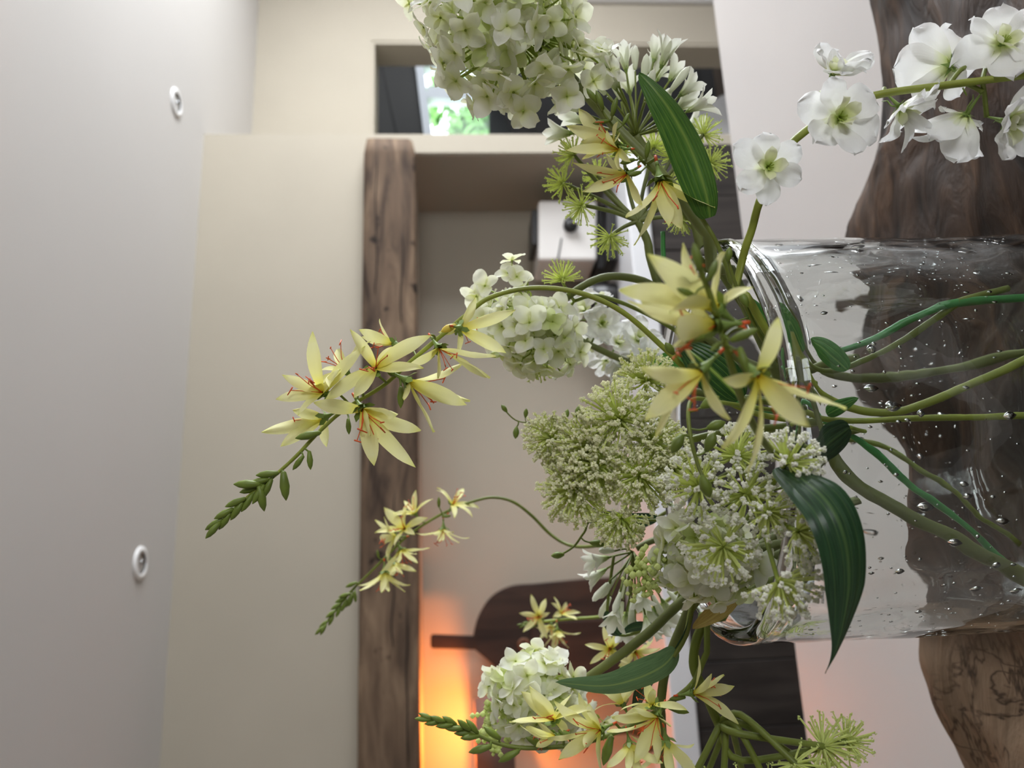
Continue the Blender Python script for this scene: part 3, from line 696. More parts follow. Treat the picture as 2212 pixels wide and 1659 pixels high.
def yellow_flower(parent, P, A, L, seed, splay=(.55, 1.25), n=6):
    r = random.Random(seed)
    o = part_empty_mesh('yellow_flower', YC[seed % 3], parent, axis_matrix(P, A, L, r.uniform(0, 6.28)))
    for k in range(n):
        inst('petal', r.choice(PM['yellow']), o, petal_local(2 * pi * k / n + r.uniform(-.22, .22), r.uniform(*splay), r.uniform(.86, 1.12), .05, r.uniform(-.35, .35)))
    inst('stamens', YS[seed % 4], o, Matrix.Identity(4))
    return o

def exact_flower(parent, base, axis, tips, seed, lift=-.010):
    """Star flower whose petal tips are known one by one: tips = (x, y[, depth offset])."""
    r = random.Random(seed); B = at(*base); A = vdir(*axis)
    T = [at(q[0], q[1], base[2] + (q[2] if len(q) > 2 else lift)) for q in tips]
    Lm = sum((q - B).length for q in T) / len(T)
    W4 = axis_matrix(B, A, Lm, r.uniform(0, 6.28))
    o = part_empty_mesh('yellow_flower', YC[seed % 3], parent, W4)
    inv = W4.inverted()
    for q in T:
        X = (q - B); L = X.length; X = X / L; Z = A - X * A.dot(X)
        if Z.length < .25: Z = Z + (-FWD) * .5; Z = Z - X * Z.dot(X)
        Z.normalize(); Y = Z.cross(X)
        a = r.uniform(-.5, .5); Y, Z = Y * cos(a) + Z * sin(a), Z * cos(a) - Y * sin(a)
        P0 = B + X * L * .03
        m4 = Matrix(((X.x, Y.x, Z.x, P0.x), (X.y, Y.y, Z.y, P0.y), (X.z, Y.z, Z.z, P0.z), (0, 0, 0, 1))) @ Matrix.Diagonal((L * 1.03, Lm * .55 + L * .45, L, 1))
        inst('petal', r.choice(PM['yellow_soft']), o, inv @ m4)
    inst('stamens', YS[seed % 4], o, Matrix.Identity(4))
    return o
hc = MB().lathe([(.02, -.5), (.03, -.2), (.07, -.03), (.06, .03), (.02, .06)], 7)
HC = hc.build('floret', M['stem_bright'], mesh_only=True)
hb = MB()
for k in range(4): hb.blob((.03 * cos(k * 1.57), .03 * sin(k * 1.57), .05), .032, 6, 4)
HB = hb.build('eye', M['stem_bright'], mesh_only=True)
def floret(parent, P, A, L, seed, kind='hyd'):
    r = random.Random(seed)
    o = part_empty_mesh('floret', HC, parent, axis_matrix(P, A, L, r.uniform(0, 6.28)))
    for k in range(4):
        inst('petal', r.choice(PM[kind]), o, petal_local(pi / 2 * k + r.uniform(-.2, .2), r.uniform(1.0, 1.55), r.uniform(.85, 1.12), .03, r.uniform(-.25, .25)))
    inst('eye', HB, o, Matrix.Identity(4)); return o
def inner_petals(parent, pts, L, seed, kinds=('hyd', 'hyd', 'hydg')):
    """Crowded florets deep inside a head: one mesh."""
    r = random.Random(seed); m = MB()
    for P, A in pts:
        M4 = axis_matrix(P, A, L, r.uniform(0, 6.28))
        for k in range(4):
            kd = r.choice(kinds); me = r.choice(PM[kd]); X = M4 @ petal_local(pi / 2 * k, r.uniform(.9, 1.5), 1, .03)
            uvs = {}
            for lp in me.loops: uvs[lp.vertex_index] = tuple(me.uv_layers[0].data[lp.index].uv)
            m.add([X @ v.co for v in me.vertices], [list(p.vertices) for p in me.polygons], 0 if kd == 'hyd' else 1, [uvs[i] for i in range(len(me.vertices))])
    return tag(m.build('inner_florets', [M['hyd'], M['hyd_green']], parent), kind='stuff')

def stem(parent, pts, r0, r1=None, mat='stem', name='stem', seg=9, knots=0, sub=6):
    P = spline([at(*p) for p in pts], sub); n = len(P)
    for p in P:                                   # keep stems inside the glass until they clear the rim
        dx, dy = p.x - VC.x, p.y - VC.y; q = sqrt(dx * dx + dy * dy); lim = VR - TH - .0018 - r0
        if p.z < VZ1 + .010 and lim < q < VR + .006: p.x = VC.x + dx * lim / q; p.y = VC.y + dy * lim / q
    r1 = r1 if r1 is not None else r0
    rad = [r0 + (r1 - r0) * i / (n - 1) for i in range(n)]
    rad = [q * (1 + .10 * noise.noise(Vector((i * .7, r0 * 1e4, 3)))) for i, q in enumerate(rad)]
    m = MB().tube(P, rad, seg)
    return m.build(name, M[mat], parent), P
def short(pts):
    """Picks that end in the tangle of the vase mouth."""
    return [p for p in pts if p[0] <= 1865]
def base_of(pts): return at(*pts[0])
def bud(parent, P, A, L, w=.32, mat='bud', stalk=None):
    m = MB(); A = A.normalized()
    m.lathe([(1e-4, -.05 * L), (.10 * L, 0), (w * .42 * L, .28 * L), (w * .5 * L, .5 * L), (w * .36 * L, .78 * L), (w * .12 * L, .95 * L), (1e-4, L)], 8, origin=P, axis=A)
    if stalk is not None:
        m.tube(spline([stalk, (stalk + P) / 2 + (P - stalk).orthogonal() * .12, P + A * L * .03], 3), L * .055, 6)
    return m.build('bud', M[mat], parent)

def head_points(c, U, V, Wd, ru, rv_, rw, n, mind, seed, keep=lambda p: True, shell=(1, 1)):
    r = random.Random(seed); pts = []; tries = 0
    while len(pts) < n and tries < 6000:
        tries += 1
        a = r.uniform(-1, 1); w = r.uniform(0, 2 * pi); q = sqrt(1 - a * a); k = r.uniform(*shell)
        nrm = (U * (q * cos(w) / ru) + V * (q * sin(w) / rv_) + Wd * (a / rw)).normalized()
        P = c + (U * (ru * q * cos(w)) + V * (rv_ * q * sin(w)) + Wd * (rw * a)) * k
        if not keep(nrm): continue
        if all((P - o).length > mind for o, _ in pts): pts.append((P, nrm))
    return pts
def hydrangea(name_label, stem_pts, cpx, half, ang, L, n, seed, stem_r=.0035, stem_mat='stem_olive', extra=(), greens=0, depth=None, cat='flower'):
    """cpx: centre (x, y, depth); half: half sizes in px along/across the direction ang (radians in the picture)."""
    x, y, d = cpx; k = d / FPX
    t = thing('hydrangea_stem', base_of(stem_pts), name_label, cat, None)
    stem(t, stem_pts, stem_r, stem_r * .8, stem_mat)
    U = vdir(cos(ang), sin(ang), 0); V = vdir(-sin(ang), cos(ang), 0); Wd = FWD
    c = at(x, y, d); ru, rv_ = half[0] * k, half[1] * k; rw = depth or min(ru, rv_)
    pts = head_points(c, U, V, Wd, ru, rv_, rw, n, L * .9, seed, lambda q: q.dot(FWD) < .55, (.80, 1.08))
    r = random.Random(seed + 5); stalks = MB()
    for i, (P, A) in enumerate(pts):
        A2 = (A + Vector((r.uniform(-.6, .6), r.uniform(-.6, .6), r.uniform(-.6, .6)))).normalized()
        floret(t, P, A2, L * r.uniform(.88, 1.12), seed * 100 + i, 'hydg' if i < greens else 'hyd')
        stalks.tube(spline([c + (P - c) * .15, c + (P - c) * .6 + Vector((0, 0, -.004)), P - A2 * L * .4], 3), .00055, 5)
    for (ex, ey, ed, ax, ay, ad) in extra:
        P = at(ex, ey, ed); A2 = vdir(ax, ay, ad); floret(t, P, A2, L * r.uniform(.9, 1.1), seed * 100 + int(ex + ey))
        stalks.tube(spline([c + (P - c) * .3, c + (P - c) * .7 + Vector((0, 0, -.006)), P - A2 * L * .4], 3), .0006, 5)
    tag(stalks.build('floret_stalks', M['stem_bright'], t), kind='stuff')
    inn = head_points(c, U, V, Wd, ru * .82, rv_ * .82, rw * .82, int(n * 1.3), L * .45, seed + 3, shell=(.6, 1))
    inner_petals(t, inn, L * .95, seed)
    return t

# ---- lace-flower umbellets (shared meshes, unit radius)
def umbellet_mesh(seed, n, tips, spread, mat_tip, mat_stalk, ts=1.0, bk=.42):
    r = random.Random(seed); m = MB()
    for i in range(n):
        a = cos(spread) + (1 - cos(spread)) * (i + .5) / n; w = i * 2.39996 + r.uniform(-.25, .25); q = sqrt(1 - a * a)
        D = Vector((q * cos(w), q * sin(w), a)); R_ = r.uniform(.78, 1.06)
        bendv = Vector((r.uniform(-.08, .08), r.uniform(-.08, .08), r.uniform(0, .08)))
        e = D * R_ + bendv
        m.tube([D * .04, D * .5 * R_, e], [.034, .030, .028], 4, 1, cap=False)
        for k in range(tips):
            back = r.uniform(0, bk) if k > 3 else 0
            o = e - D * back + Vector((r.uniform(-1, 1), r.uniform(-1, 1), r.uniform(-1, 1))) * .055
            s = r.uniform(.024, .044) * ts
            m.add([o + Vector(v) * s for v in ((1, 0, 0), (-1, 0, 0), (0, 1, 0), (0, -1, 0), (0, 0, 1), (0, 0, -1))],
                  [(0, 2, 4), (2, 1, 4), (1, 3, 4), (3, 0, 4), (2, 0, 5), (1, 2, 5), (3, 1, 5), (0, 3, 5)], 0)
    return m.build('umbellet', [mat_tip, mat_stalk], mesh_only=True, smooth=False)
UM = {'white': [umbellet_mesh(i, 60, 10, 1.75, M['floret'], M['floret_stalk'], 1.5, .16) for i in range(3)],
      'cream': [umbellet_mesh(i + 5, 96, 10, 1.75, M['floret_cream'], M['floret_stalk'], 1.35, .28) for i in range(3)],
      'green': [umbellet_mesh(i + 9, 46, 5, 1.85, M['floret_green'], M['floret_stalk']) for i in range(3)]}
def umbel(label, stem_pts, hub, clusters, kind, seed, stem_r=.0022, ray_r=.0009, stem_mat='stem', ray_mat='stem_bright', bulge=.25):
    """clusters: (x, y, depth, radius px, axis x, axis y, axis depth)."""
    r = random.Random(seed)
    t = thing('lace_flower_umbel', base_of(stem_pts), label, 'flower')
    stem(t, stem_pts, stem_r, stem_r * .85, stem_mat)
    H = at(*hub)
    for i, (x, y, d, rp, ax, ay, ad) in enumerate(clusters):
        P = at(x, y, d); A = vdir(ax, ay, ad); s = rp * d / FPX
        mid = (H + P) / 2 - A * (P - H).length * bulge * .3 + (P - H).orthogonal().normalized() * (P - H).length * .04
        q = spline([H, mid, P - A * s * .1, P], 5)
        m = MB().tube(q, [ray_r * 1.3 - ray_r * .4 * k / (len(q) - 1) for k in range(len(q))], 6)
        ro = m.build('ray', M[ray_mat], t)
        u = inst('umbellet', r.choice(UM[kind]), ro, Matrix.Identity(4))
        u.matrix_parent_inverse = Matrix.Identity(4)
        u.matrix_local = axis_matrix(P, A, s, r.uniform(0, 6.28))
        tag(u, kind='stuff')
    return t

# ---- white delphinium-like flowers
dc = MB().lathe([(.02, -.62), (.035, -.35), (.05, -.14), (.09, -.02), (.05, .06)], 8)
for k in range(5):
    w = 2 * pi * k / 5; d = Vector((cos(w), sin(w), 0)); s = Vector((-sin(w), cos(w), 0))
    dc.add([d * .05 - s * .05 - Vector((0, 0, .06)), d * .05 + s * .05 - Vector((0, 0, .06)), d * .26 + Vector((0, 0, -.03))], [(0, 1, 2)])
dc.tube([(0.03, 0, -.06), (.12, .02, -.22), (.10, .03, -.40), (.20, .05, -.5)], [.03, .022, .018, .008], 6)
DC = dc.build('white_flower', M['calyx'], mesh_only=True)
de = MB(); rr = random.Random(2)
for k in range(9):
    w = rr.uniform(0, 6.28); de.tube([(0, 0, 0), (.05 * cos(w), .05 * sin(w), .10), (.11 * cos(w), .11 * sin(w), .20)], [.014, .012, .016], 5)
DE = de.build('stamens', M['stem_bright'], mesh_only=True)
def white_flower(parent, P, A, L, seed, splay=(1.0, 1.5), n=6, inner=4, tongues=0):
    r = random.Random(seed)
    o = part_empty_mesh('white_flower', DC, parent, axis_matrix(P, A, L, r.uniform(0, 6.28)))
    for k in range(n):
        inst('petal', r.choice(PM['delph']), o, petal_local(2 * pi * k / n + r.uniform(-.15, .15), r.uniform(*splay), r.uniform(.85, 1.1), .04, r.uniform(-.3, .3), -.02 * (k % 2)))
    for k in range(tongues):
        inst('tongue_petal', r.choice(PM['tongue']), o, petal_local(.9 * k + r.uniform(-.2, .2), r.uniform(.25, .7), r.uniform(.95, 1.2), .03, r.uniform(-.5, .5), .04))
    for k in range(inner):
        inst('inner_petal', r.choice(PM['delph_in']), o, petal_local(2 * pi * (k + .5) / inner + r.uniform(-.2, .2), r.uniform(.5, .95), r.uniform(.42, .6), .03, r.uniform(-.3, .3), .02))
    inst('stamens', DE, o, Matrix.Identity(4)); return o

# ---- agapanthus floret: funnel of six straps on a long pedicel
ac = MB().lathe([(.02, -.18), (.06, -.10), (.085, .0), (.10, .14)], 8)
AC = ac.build('agapanthus_floret', M['calyx'], mesh_only=True)
def agapanthus(label, stem_pts, hub, items, seed, stem_r=.003, petal_len=45):
    """items: (x, y, depth, open?)"""
    r = random.Random(seed); t = thing('agapanthus_stem', base_of(stem_pts), label, 'flower'); stem(t, stem_pts, stem_r, stem_r * .85, 'stem_olive'); H = at(*hub)
    for i, (x, y, d, op) in enumerate(items):
        P = at(x, y, d); A = (P - H).normalized(); L = petal_len * d / FPX * r.uniform(.88, 1.1)
        pd = spline([H, (H + P) / 2 + Vector((r.uniform(-1, 1), r.uniform(-1, 1), r.uniform(-1, 1))) * .002, P - A * L * .1], 3)
        if op:
            m = MB().tube(pd, .0007, 6); po_ = m.build('pedicel', M['stem'], t)
            o = bpy.data.objects.new('floret', AC); C.objects.link(o); o.parent = po_; o.matrix_local = axis_matrix(P, A, L, r.uniform(0, 6.28))
            pm = MB()
            for k in range(6):
                me = r.choice(PM['agap']); X = axis_matrix(P, A, L, 0) @ petal_local(pi / 3 * k + r.uniform(-.12, .12), r.uniform(.18, .42), r.uniform(.95, 1.15), .07)
                uvs = {}
                for lp in me.loops: uvs[lp.vertex_index] = tuple(me.uv_layers[0].data[lp.index].uv)
                q = MB().add([X @ v.co for v in me.vertices], [list(p.vertices) for p in me.polygons], 0, [uvs[i_] for i_ in range(len(me.vertices))])
                b_ = q.build('petal', M['agap']); b_.parent = po_
        else:
            m = MB().tube(pd, .0006, 6); po_ = m.build('pedicel', M['stem'], t)
            q = MB().lathe([(1e-4, 0), (.07 * L, .03 * L), (.12 * L, .4 * L), (.15 * L, .75 * L), (.10 * L, .98 * L), (1e-4, 1.1 * L)], 8, origin=P, axis=A)
            for k_ in range(len(q.v)): q.uv[k_] = (0.15 + .8 * (k_ // 8) / 6, .5)
            b_ = q.build('closed_bud', M['agap']); b_.parent = po_
    return t

# ---- leaf blade along a picture-space midrib at real depths
def leaf(parent, pts, width, mat, name='leaf', twist=0.0, fold=.25, prof=None, sub=6, nv=6, twist1=None):
    """pts: (x, y, depth) midrib; width: max full width in px; twist turns the blade about its midrib."""
    P = spline([at(*p) for p in pts], sub); n = len(P); d0 = sum(p[2] for p in pts) / len(pts); Wm = width * d0 / FPX
    prof = prof or (lambda t: max(.012, sin(pi * min(1, t * .96 + .04) ** .8) ** .75)); vs, uv = [], []
    for i in range(n):
        t = i / (n - 1); T = (P[min(i + 1, n - 1)] - P[max(i - 1, 0)]).normalized()
        S = T.cross(FWD); S = S.normalized(); Nn = S.cross(T).normalized()
        a = twist + ((twist1 if twist1 is not None else twist) - twist) * t
        S, Nn = S * cos(a) + Nn * sin(a), Nn * cos(a) - S * sin(a)
        w = Wm / 2 * prof(t)
        for j in range(nv + 1):
            v = j / nv * 2 - 1
            wob = .06 * Wm * noise.noise(Vector((t * 3.2, v * .8, Wm * 500)))
            vs.append(P[i] + S * (v * w) + Nn * (fold * w * abs(v) ** 1.4 + wob * abs(v))); uv.append((t, j / nv))
    fs = [(i * (nv + 1) + j, (i + 1) * (nv + 1) + j, (i + 1) * (nv + 1) + j + 1, i * (nv + 1) + j + 1) for i in range(n - 1) for j in range(nv)]
    return MB().add(vs, fs, 0, uv).build(name, M[mat], parent)
def blob_cluster(parent, pts, rad, seed, n, mat='floret_green', name='bud_cluster'):
    """Knobbly unopened flower buds along a small twig."""
    r = random.Random(seed); m = MB(); P = spline([at(*p) for p in pts], 6)
    m.tube(P, rad * .35, 5)
    for i in range(n):
        c = r.choice(P) + Vector((r.gauss(0, 1), r.gauss(0, 1), r.gauss(0, 1))) * rad * 1.5
        m.blob(c, rad * r.uniform(.5, .9), 6, 4)
    return tag(m.build(name, M[mat], parent), kind='stuff')
# ================================================================== THE ARRANGEMENT
def spray(label, stem_pts, flowers, buds, seed, r0=.0017, r1=.0007, mat='stem', splay=(.55, 1.2), exact=()):
    t = thing('yellow_flower_spray', base_of(stem_pts), label, 'flower')
    so, P = stem(t, stem_pts, r0, r1, mat)
    for i, (x, y, dd, ax, ay, ad, L) in enumerate(flowers):
        B = at(x, y, dd); A = vdir(ax, ay, ad); Lm = L * dd / FPX
        yellow_flower(t, B, A, Lm, seed * 31 + i, splay)
        tail = B - A * Lm * .5
        near = min(P, key=lambda q: (q - tail).length)
        MB().tube(spline([near, (near + tail) / 2 + A.orthogonal() * Lm * .06, tail], 4), Lm * .035, 6).build('pedicel', M['stem'], t)
    for i, (b_, a_, tips) in enumerate(exact):
        o = exact_flower(t, b_, a_, tips, seed * 37 + i)
        B = at(*b_); A = vdir(*a_); Lm = o.matrix_basis.to_scale().x; tail = B - A * Lm * .45
        near = min(P, key=lambda q: (q - tail).length)
        MB().tube(spline([near, (near + tail) / 2 + A.orthogonal() * Lm * .05, tail], 4), Lm * .03, 6).build('pedicel', M['stem'], t)
    for i, (x, y, dd, ax, ay, ad, L) in enumerate(buds):
        B = at(x, y, dd); A = vdir(ax, ay, ad); near = min(P, key=lambda q: (q - B).length)
        bud(t, B, A, L * dd / FPX, .36, 'bud', near if (near - B).length > .0015 else None)
    return t, P
def tip_buds(pts, n, seed, L0, L1, side=.5):
    """Overlapping closed buds along the end of a spray; pts in picture coordinates from older to tip."""
    r = random.Random(seed); out = []
    S = spline([Vector(p) for p in pts], 8)
    for i in range(n):
        f = i / (n - 1); k = min(len(S) - 2, int(f * (len(S) - 1))); p = S[k]; T = (S[k + 1] - S[k]).normalized()
        sg = 1 if i % 2 else -1; nrm = Vector((-T.y, T.x, 0)) * sg * side * (1 - f * .7)
        out.append((p.x + nrm.x * 5, p.y + nrm.y * 5, p.z - r.uniform(0, .003), T.x + nrm.x, T.y + nrm.y, r.uniform(-.3, .1), L0 + (L1 - L0) * f))
    return out

# ---- 1 white delphinium leaning out to the right
pts = [(2270, 755, .37), (2050, 850, .372), (1900, 893, .38), (1760, 850, .383), (1660, 720, .376), (1602, 595, .37), (1626, 490, .366), (1645, 425, .363), (1690, 330, .362), (1790, 248, .36), (1885, 207, .356), (2050, 183, .352), (2250, 158, .348)]
t = thing('white_delphinium_spray', base_of(pts), 'large white delphinium spray arching out over the bare driftwood', 'flower')
so, SP = stem(t, pts, .0021, .0017, 'stem_lime')
for i, (x, y, d, ax, ay, ad, L, sp) in enumerate([
        (1658, 362, .352, -.05, .05, -1, 82, (1.0, 1.45)), (1812, 256, .345, .0, .05, -1, 96, (1.0, 1.45)), (1800, 158, .372, .25, -.55, -.6, 78, (.8, 1.4)),
        (1945, 232, .362, .35, .55, -.25, 82, (.7, 1.3)), (2052, 142, .372, -.15, -.35, .85, 104, (.75, 1.3)), (2165, 96, .355, -.1, -.25, -.9, 92, (.9, 1.5)),
        (2085, 250, .362, -.2, .55, .55, 92, (.6, 1.2)), (2178, 262, .352, .3, .4, -.7, 92, (.8, 1.4)), (2290, 60, .36, .2, -.2, -.8, 92, (.8, 1.4))]):
    B = at(x, y, d); A = vdir(ax, ay, ad); Lm = L * d / FPX
    white_flower(t, B, A, Lm, 500 + i, sp, 6, 4, 3 if i in (2, 3, 7, 6) else 0)
    tail = B - A * Lm * .6; near = min(SP, key=lambda q: (q - at(x - 40, (y + 190) / 2, d)).length)
    MB().tube(spline([near, (near + tail) / 2 + RT * .002, tail], 5), [.0011] * 10 + [.0013], 7).build('pedicel', M['stem'], t)
for (x, y, d, ax, ay, ad, L) in ((1938, 200, .355, -.2, -1, 0, 14), (1800, 280, .36, .4, 1, 0, 16), (2140, 175, .35, -.5, -.8, 0, 16), (2080, 190, .35, .5, 1, 0, 20)):
    bud(t, at(x, y, d), vdir(ax, ay, ad), L * d / FPX, .22)

# ---- 2 big hydrangea panicle at the top
pts = [(2260, 1265, .37), (2050, 1160, .375), (1850, 1045, .385), (1730, 900, .395), (1640, 720, .40), (1565, 560, .402), (1500, 470, .404), (1440, 390, .406), (1340, 285, .41), (1240, 175, .418), (1130, 60, .42)]
ex = [(1262, 122, .405, .3, -.6, -.6), (1300, 108, .405, .1, -.8, -.5), (1318, 150, .40, .7, -.1, -.6), (1282, 175, .40, .2, .5, -.7), (1225, 208, .40, .1, .4, -.9), (960, 150, .405, -.9, .2, -.3), (985, 175, .40, -.4, .6, -.6), (885, 8, .42, -.7, .3, -.5), (1130, 240, .40, 0, .6, -.7)]
hydrangea('big creamy hydrangea panicle hanging above the beam end and doorway', pts, (1085, 50, .415), (205, 165), 1.05, .0105, 92, 1, .0036, 'stem_olive', ex, greens=4)

# ---- 3 yellow spray over the doorway with the broad leaf
pts = [(2200, 580, .368), (2060, 665, .37), (1940, 740, .378), (1800, 800, .388), (1680, 760, .386), (1600, 640, .382), (1540, 510, .38), (1480, 428, .38), (1415, 374, .38), (1362, 320, .378), (1330, 282, .376), (1285, 218, .374)]
ex3 = [((1327, 308, .374), (-1, -.1, -.5), [(1229, 274), (1237, 236, .012), (1317, 268), (1345, 292), (1262, 310)]),
       ((1336, 322, .370), (-1, .15, -.45), [(1225, 329), (1329, 360), (1300, 300), (1262, 342), (1352, 345)]),
       ((1353, 377, .372), (-.7, .5, -.4), [(1245, 365), (1273, 413), (1398, 436), (1303, 338, .005), (1392, 446, .004)]),
       ((1426, 391, .370), (.1, 1, -.35), [(1369, 481), (1394, 524), (1442, 496), (1474, 492), (1538, 446, .004), (1522, 428, .012)])]
fl = []
bd = [(1302, 236, .372, -.4, -1, -.2, 42), (1322, 250, .37, .25, -1, -.2, 40), (1290, 222, .372, -.6, -.7, -.2, 38), (1312, 262, .374, -.9, .2, -.2, 34), (1396, 340, .372, .1, -1, -.3, 36), (1384, 372, .37, -.8, .3, -.4, 34), (1345, 270, .374, .5, -.9, 0, 30), (1370, 345, .37, -.9, .3, -.3, 36)]
t, SP = spray('yellow star-flower spray with a broad leaf, growing up before the doorway', pts, fl, bd, 3, exact=ex3)
leaf(t, [(1534, 470, .374), (1526, 420, .37), (1500, 340, .366), (1462, 262, .362), (1420, 200, .36), (1380, 158, .362)], 96, 'leaf_mid', twist=-.35, fold=.35)

# ---- 4 agapanthus behind it
pts = [(2240, 765, .47), (2050, 792, .47), (1860, 810, .465), (1690, 750, .46), (1580, 620, .455), (1490, 470, .45), (1410, 350, .448), (1374, 293, .446)]
it = []
r = random.Random(6)
for (x, y, o_) in [(1232, 288, 1), (1262, 262, 1), (1290, 178, 1), (1308, 205, 0), (1318, 150, 1), (1335, 172, 0), (1352, 150, 1), (1372, 150, 0), (1388, 186, 0), (1402, 158, 0), (1430, 140, 1), (1418, 172, 1), (1448, 172, 1), (1446, 200, 0), (1470, 205, 1), (1462, 235, 1), (1490, 238, 1), (1340, 215, 0), (1360, 200, 1), (1395, 215, 0), (1425, 225, 0), (1300, 232, 0), (1480, 275, 1), (1250, 240, 0), (1330, 190, 1), (1412, 130, 1)]:
    it.append((x, y, .446 + r.uniform(-.035, .035), o_))
agapanthus('upright white agapanthus head behind the broad leaf', pts, (1374, 293, .446), it, 4, .003, 58)

# ---- 5 green lace umbel
pts = short([(2250, 905, .40), (2000, 906, .41), (1760, 880, .43), (1570, 780, .452), (1450, 670, .462), (1408, 570, .465), (1398, 520, .465), (1378, 478, .465)])
cl = [(1216, 396, .46, 42, -.9, -.1, -.4), (1256, 444, .455, 44, -.8, .3, -.5), (1318, 512, .46, 46, -.4, .9, -.3), (1238, 334, .465, 42, -.8, -.5, -.3), (1520, 290, .47, 40, .6, -.7, .1), (1535, 352, .468, 42, .9, -.2, -.2),
      (1500, 420, .46, 44, .7, .4, -.4), (1450, 340, .475, 42, .2, -.9, .1), (1412, 318, .48, 38, 0, -1, .1), (1470, 470, .455, 40, .5, .8, -.3), (1345, 330, .48, 38, -.3, -.9, .1), (1440, 400, .48, 40, .3, -.3, .6), (1290, 380, .48, 36, -.6, -.5, .4)]
umbel('pale green lace-flower umbel with bare rays below the agapanthus', pts, (1378, 478, .465), cl, 'green', 5, .0028, .0011, 'stem_olive', 'stem_olive')

# ---- 6 blurred yellow spray leaning towards the camera, with the hanging dark leaf
pts = short([(2260, 1010, .43), (2000, 960, .425), (1850, 935, .41), (1740, 960, .365), (1690, 985, .325), (1650, 955, .295), (1605, 870, .265), (1580, 790, .25), (1560, 720, .245), (1535, 640, .24), (1512, 580, .236)])
ex6 = [((1548, 668, .246), (-.85, -.5, -.3), [(1408, 556, -.016), (1456, 546, .0), (1358, 606, -.004), (1616, 606, .004), (1540, 545, .012), (1440, 640, -.02)]),
       ((1545, 704, .242), (-1, .12, -.3), [(1376, 660, .006), (1366, 674, -.006), (1440, 738, -.012), (1400, 706, -.02), (1470, 650, .012)]),
       ((1515, 800, .244), (-.75, .7, -.15), [(1384, 816), (1396, 916, -.008), (1464, 732, .004), (1556, 908, -.004), (1420, 938, .004)]),
       ((1636, 812, .240), (.5, .75, -.5), [(1693, 702), (1820, 870, -.008), (1760, 918, -.016), (1686, 1008, -.012), (1592, 966), (1588, 840)])]
fl = []
bd = [(1512, 585, .235, -.25, -1, -.1, 62), (1490, 612, .238, -.8, -.8, 0, 52), (1532, 605, .236, .4, -1, 0, 48), (1502, 640, .236, -.8, -.3, -.2, 46), (1580, 735, .238, .9, -.4, -.2, 60), (1598, 752, .238, .2, .9, -.2, 58), (1520, 728, .238, -1, .15, -.3, 62), (1552, 742, .232, -.6, .5, -.5, 34)]
t, SP = spray('out-of-focus yellow star-flower spray with dark hanging leaf, leaning out over the vase rim', pts, fl, bd, 6, .0016, .0009, 'stem', exact=ex6)
leaf(t, [(1684, 1008, .318), (1740, 1040, .296), (1795, 1095, .284), (1826, 1170, .28), (1834, 1260, .282), (1822, 1345, .286), (1806, 1405, .289), (1782, 1454, .292)], 122, 'leaf_dark', twist=.25, fold=.22, prof=lambda t: max(.012, sin(pi * min(1, t * .97 + .03) ** .70) ** .9 * (1 if t < .6 else (1 - (t - .6) / .4 * .78))))

# ---- 7 long yellow spray arching up across the beam
pts = [(2250, 898, .385), (2000, 903, .39), (1800, 912, .398), (1640, 895, .402), (1530, 842, .404), (1440, 757, .402), (1345, 674, .40), (1250, 632, .40), (1150, 622, .40), (1060, 642, .40), (1005, 682, .40), (940, 736, .40), (880, 787, .40), (825, 835, .40), (745, 884, .398), (690, 932, .396), (640, 985, .394), (590, 1030, .392), (530, 1078, .39), (470, 1132, .388)]
ex7 = [((994, 709, .396), (.35, .05, .75), [(1030, 650, .004), (1108, 676, .004), (1088, 766, .004), (1000, 762, .004), (948, 716, .008)]),
       ((948, 752, .392), (.55, .75, -.4), [(1064, 762), (1062, 794), (942, 814), (902, 798), (922, 770, .004)]),
       ((882, 824, .396), (1, .55, .1), [(1012, 850, .0), (998, 872), (928, 930), (866, 858), (994, 788, .006)]),
       ((812, 794, .385), (.1, -.35, -1), [(764, 717), (906, 716), (917, 806), (704, 850), (768, 864), (846, 752, .004)]),
       ((697, 848, .386), (-.65, -.1, -.8), [(653, 731), (615, 815), (600, 856), (773, 751), (642, 886), (720, 800, -.016)]),
       ((784, 886, .382), (.5, .6, -.6), [(683, 868), (862, 883), (892, 939), (874, 1011), (806, 1001), (794, 938, -.016)]),
       ((700, 902, .405), (-.85, .35, .3), [(572, 932), (611, 961), (640, 884), (705, 962, .004)]),
       ((850, 742, .408), (-1, -.25, .3), [(774, 714), (778, 730, .004), (812, 700, .008)])]
fl = [(745, 800, .395, -.5, -.6, -.5, 92)]
bd = [(866, 836, .392, 0, 1, -.1, 46), (690, 935, .393, -.9, .2, -.2, 52), (752, 905, .39, .1, 1, -.2, 34), (668, 975, .39, .1, 1, -.1, 40), (655, 985, .392, -.6, .8, 0, 38), (612, 1020, .388, .1, 1, 0, 62), (600, 1022, .39, -1, .1, 0, 48), (560, 1050, .388, .2, 1, 0, 56), (560, 1046, .388, -1, .0, 0, 56), (900, 778, .396, .9, -.2, 0, 40)]
bd += tip_buds([(585, 1034, .391), (530, 1078, .39), (470, 1132, .388)], 11, 3, 46, 44)
t, SP = spray('long yellow star-flower spray arching across the old beam', pts, fl, bd, 7, .0017, .0008, 'stem_lime', exact=ex7)
bud(t, at(984, 702, .394), vdir(-.8, .4, -.3), 36 * .394 / FPX, .5, 'bud_yellow')

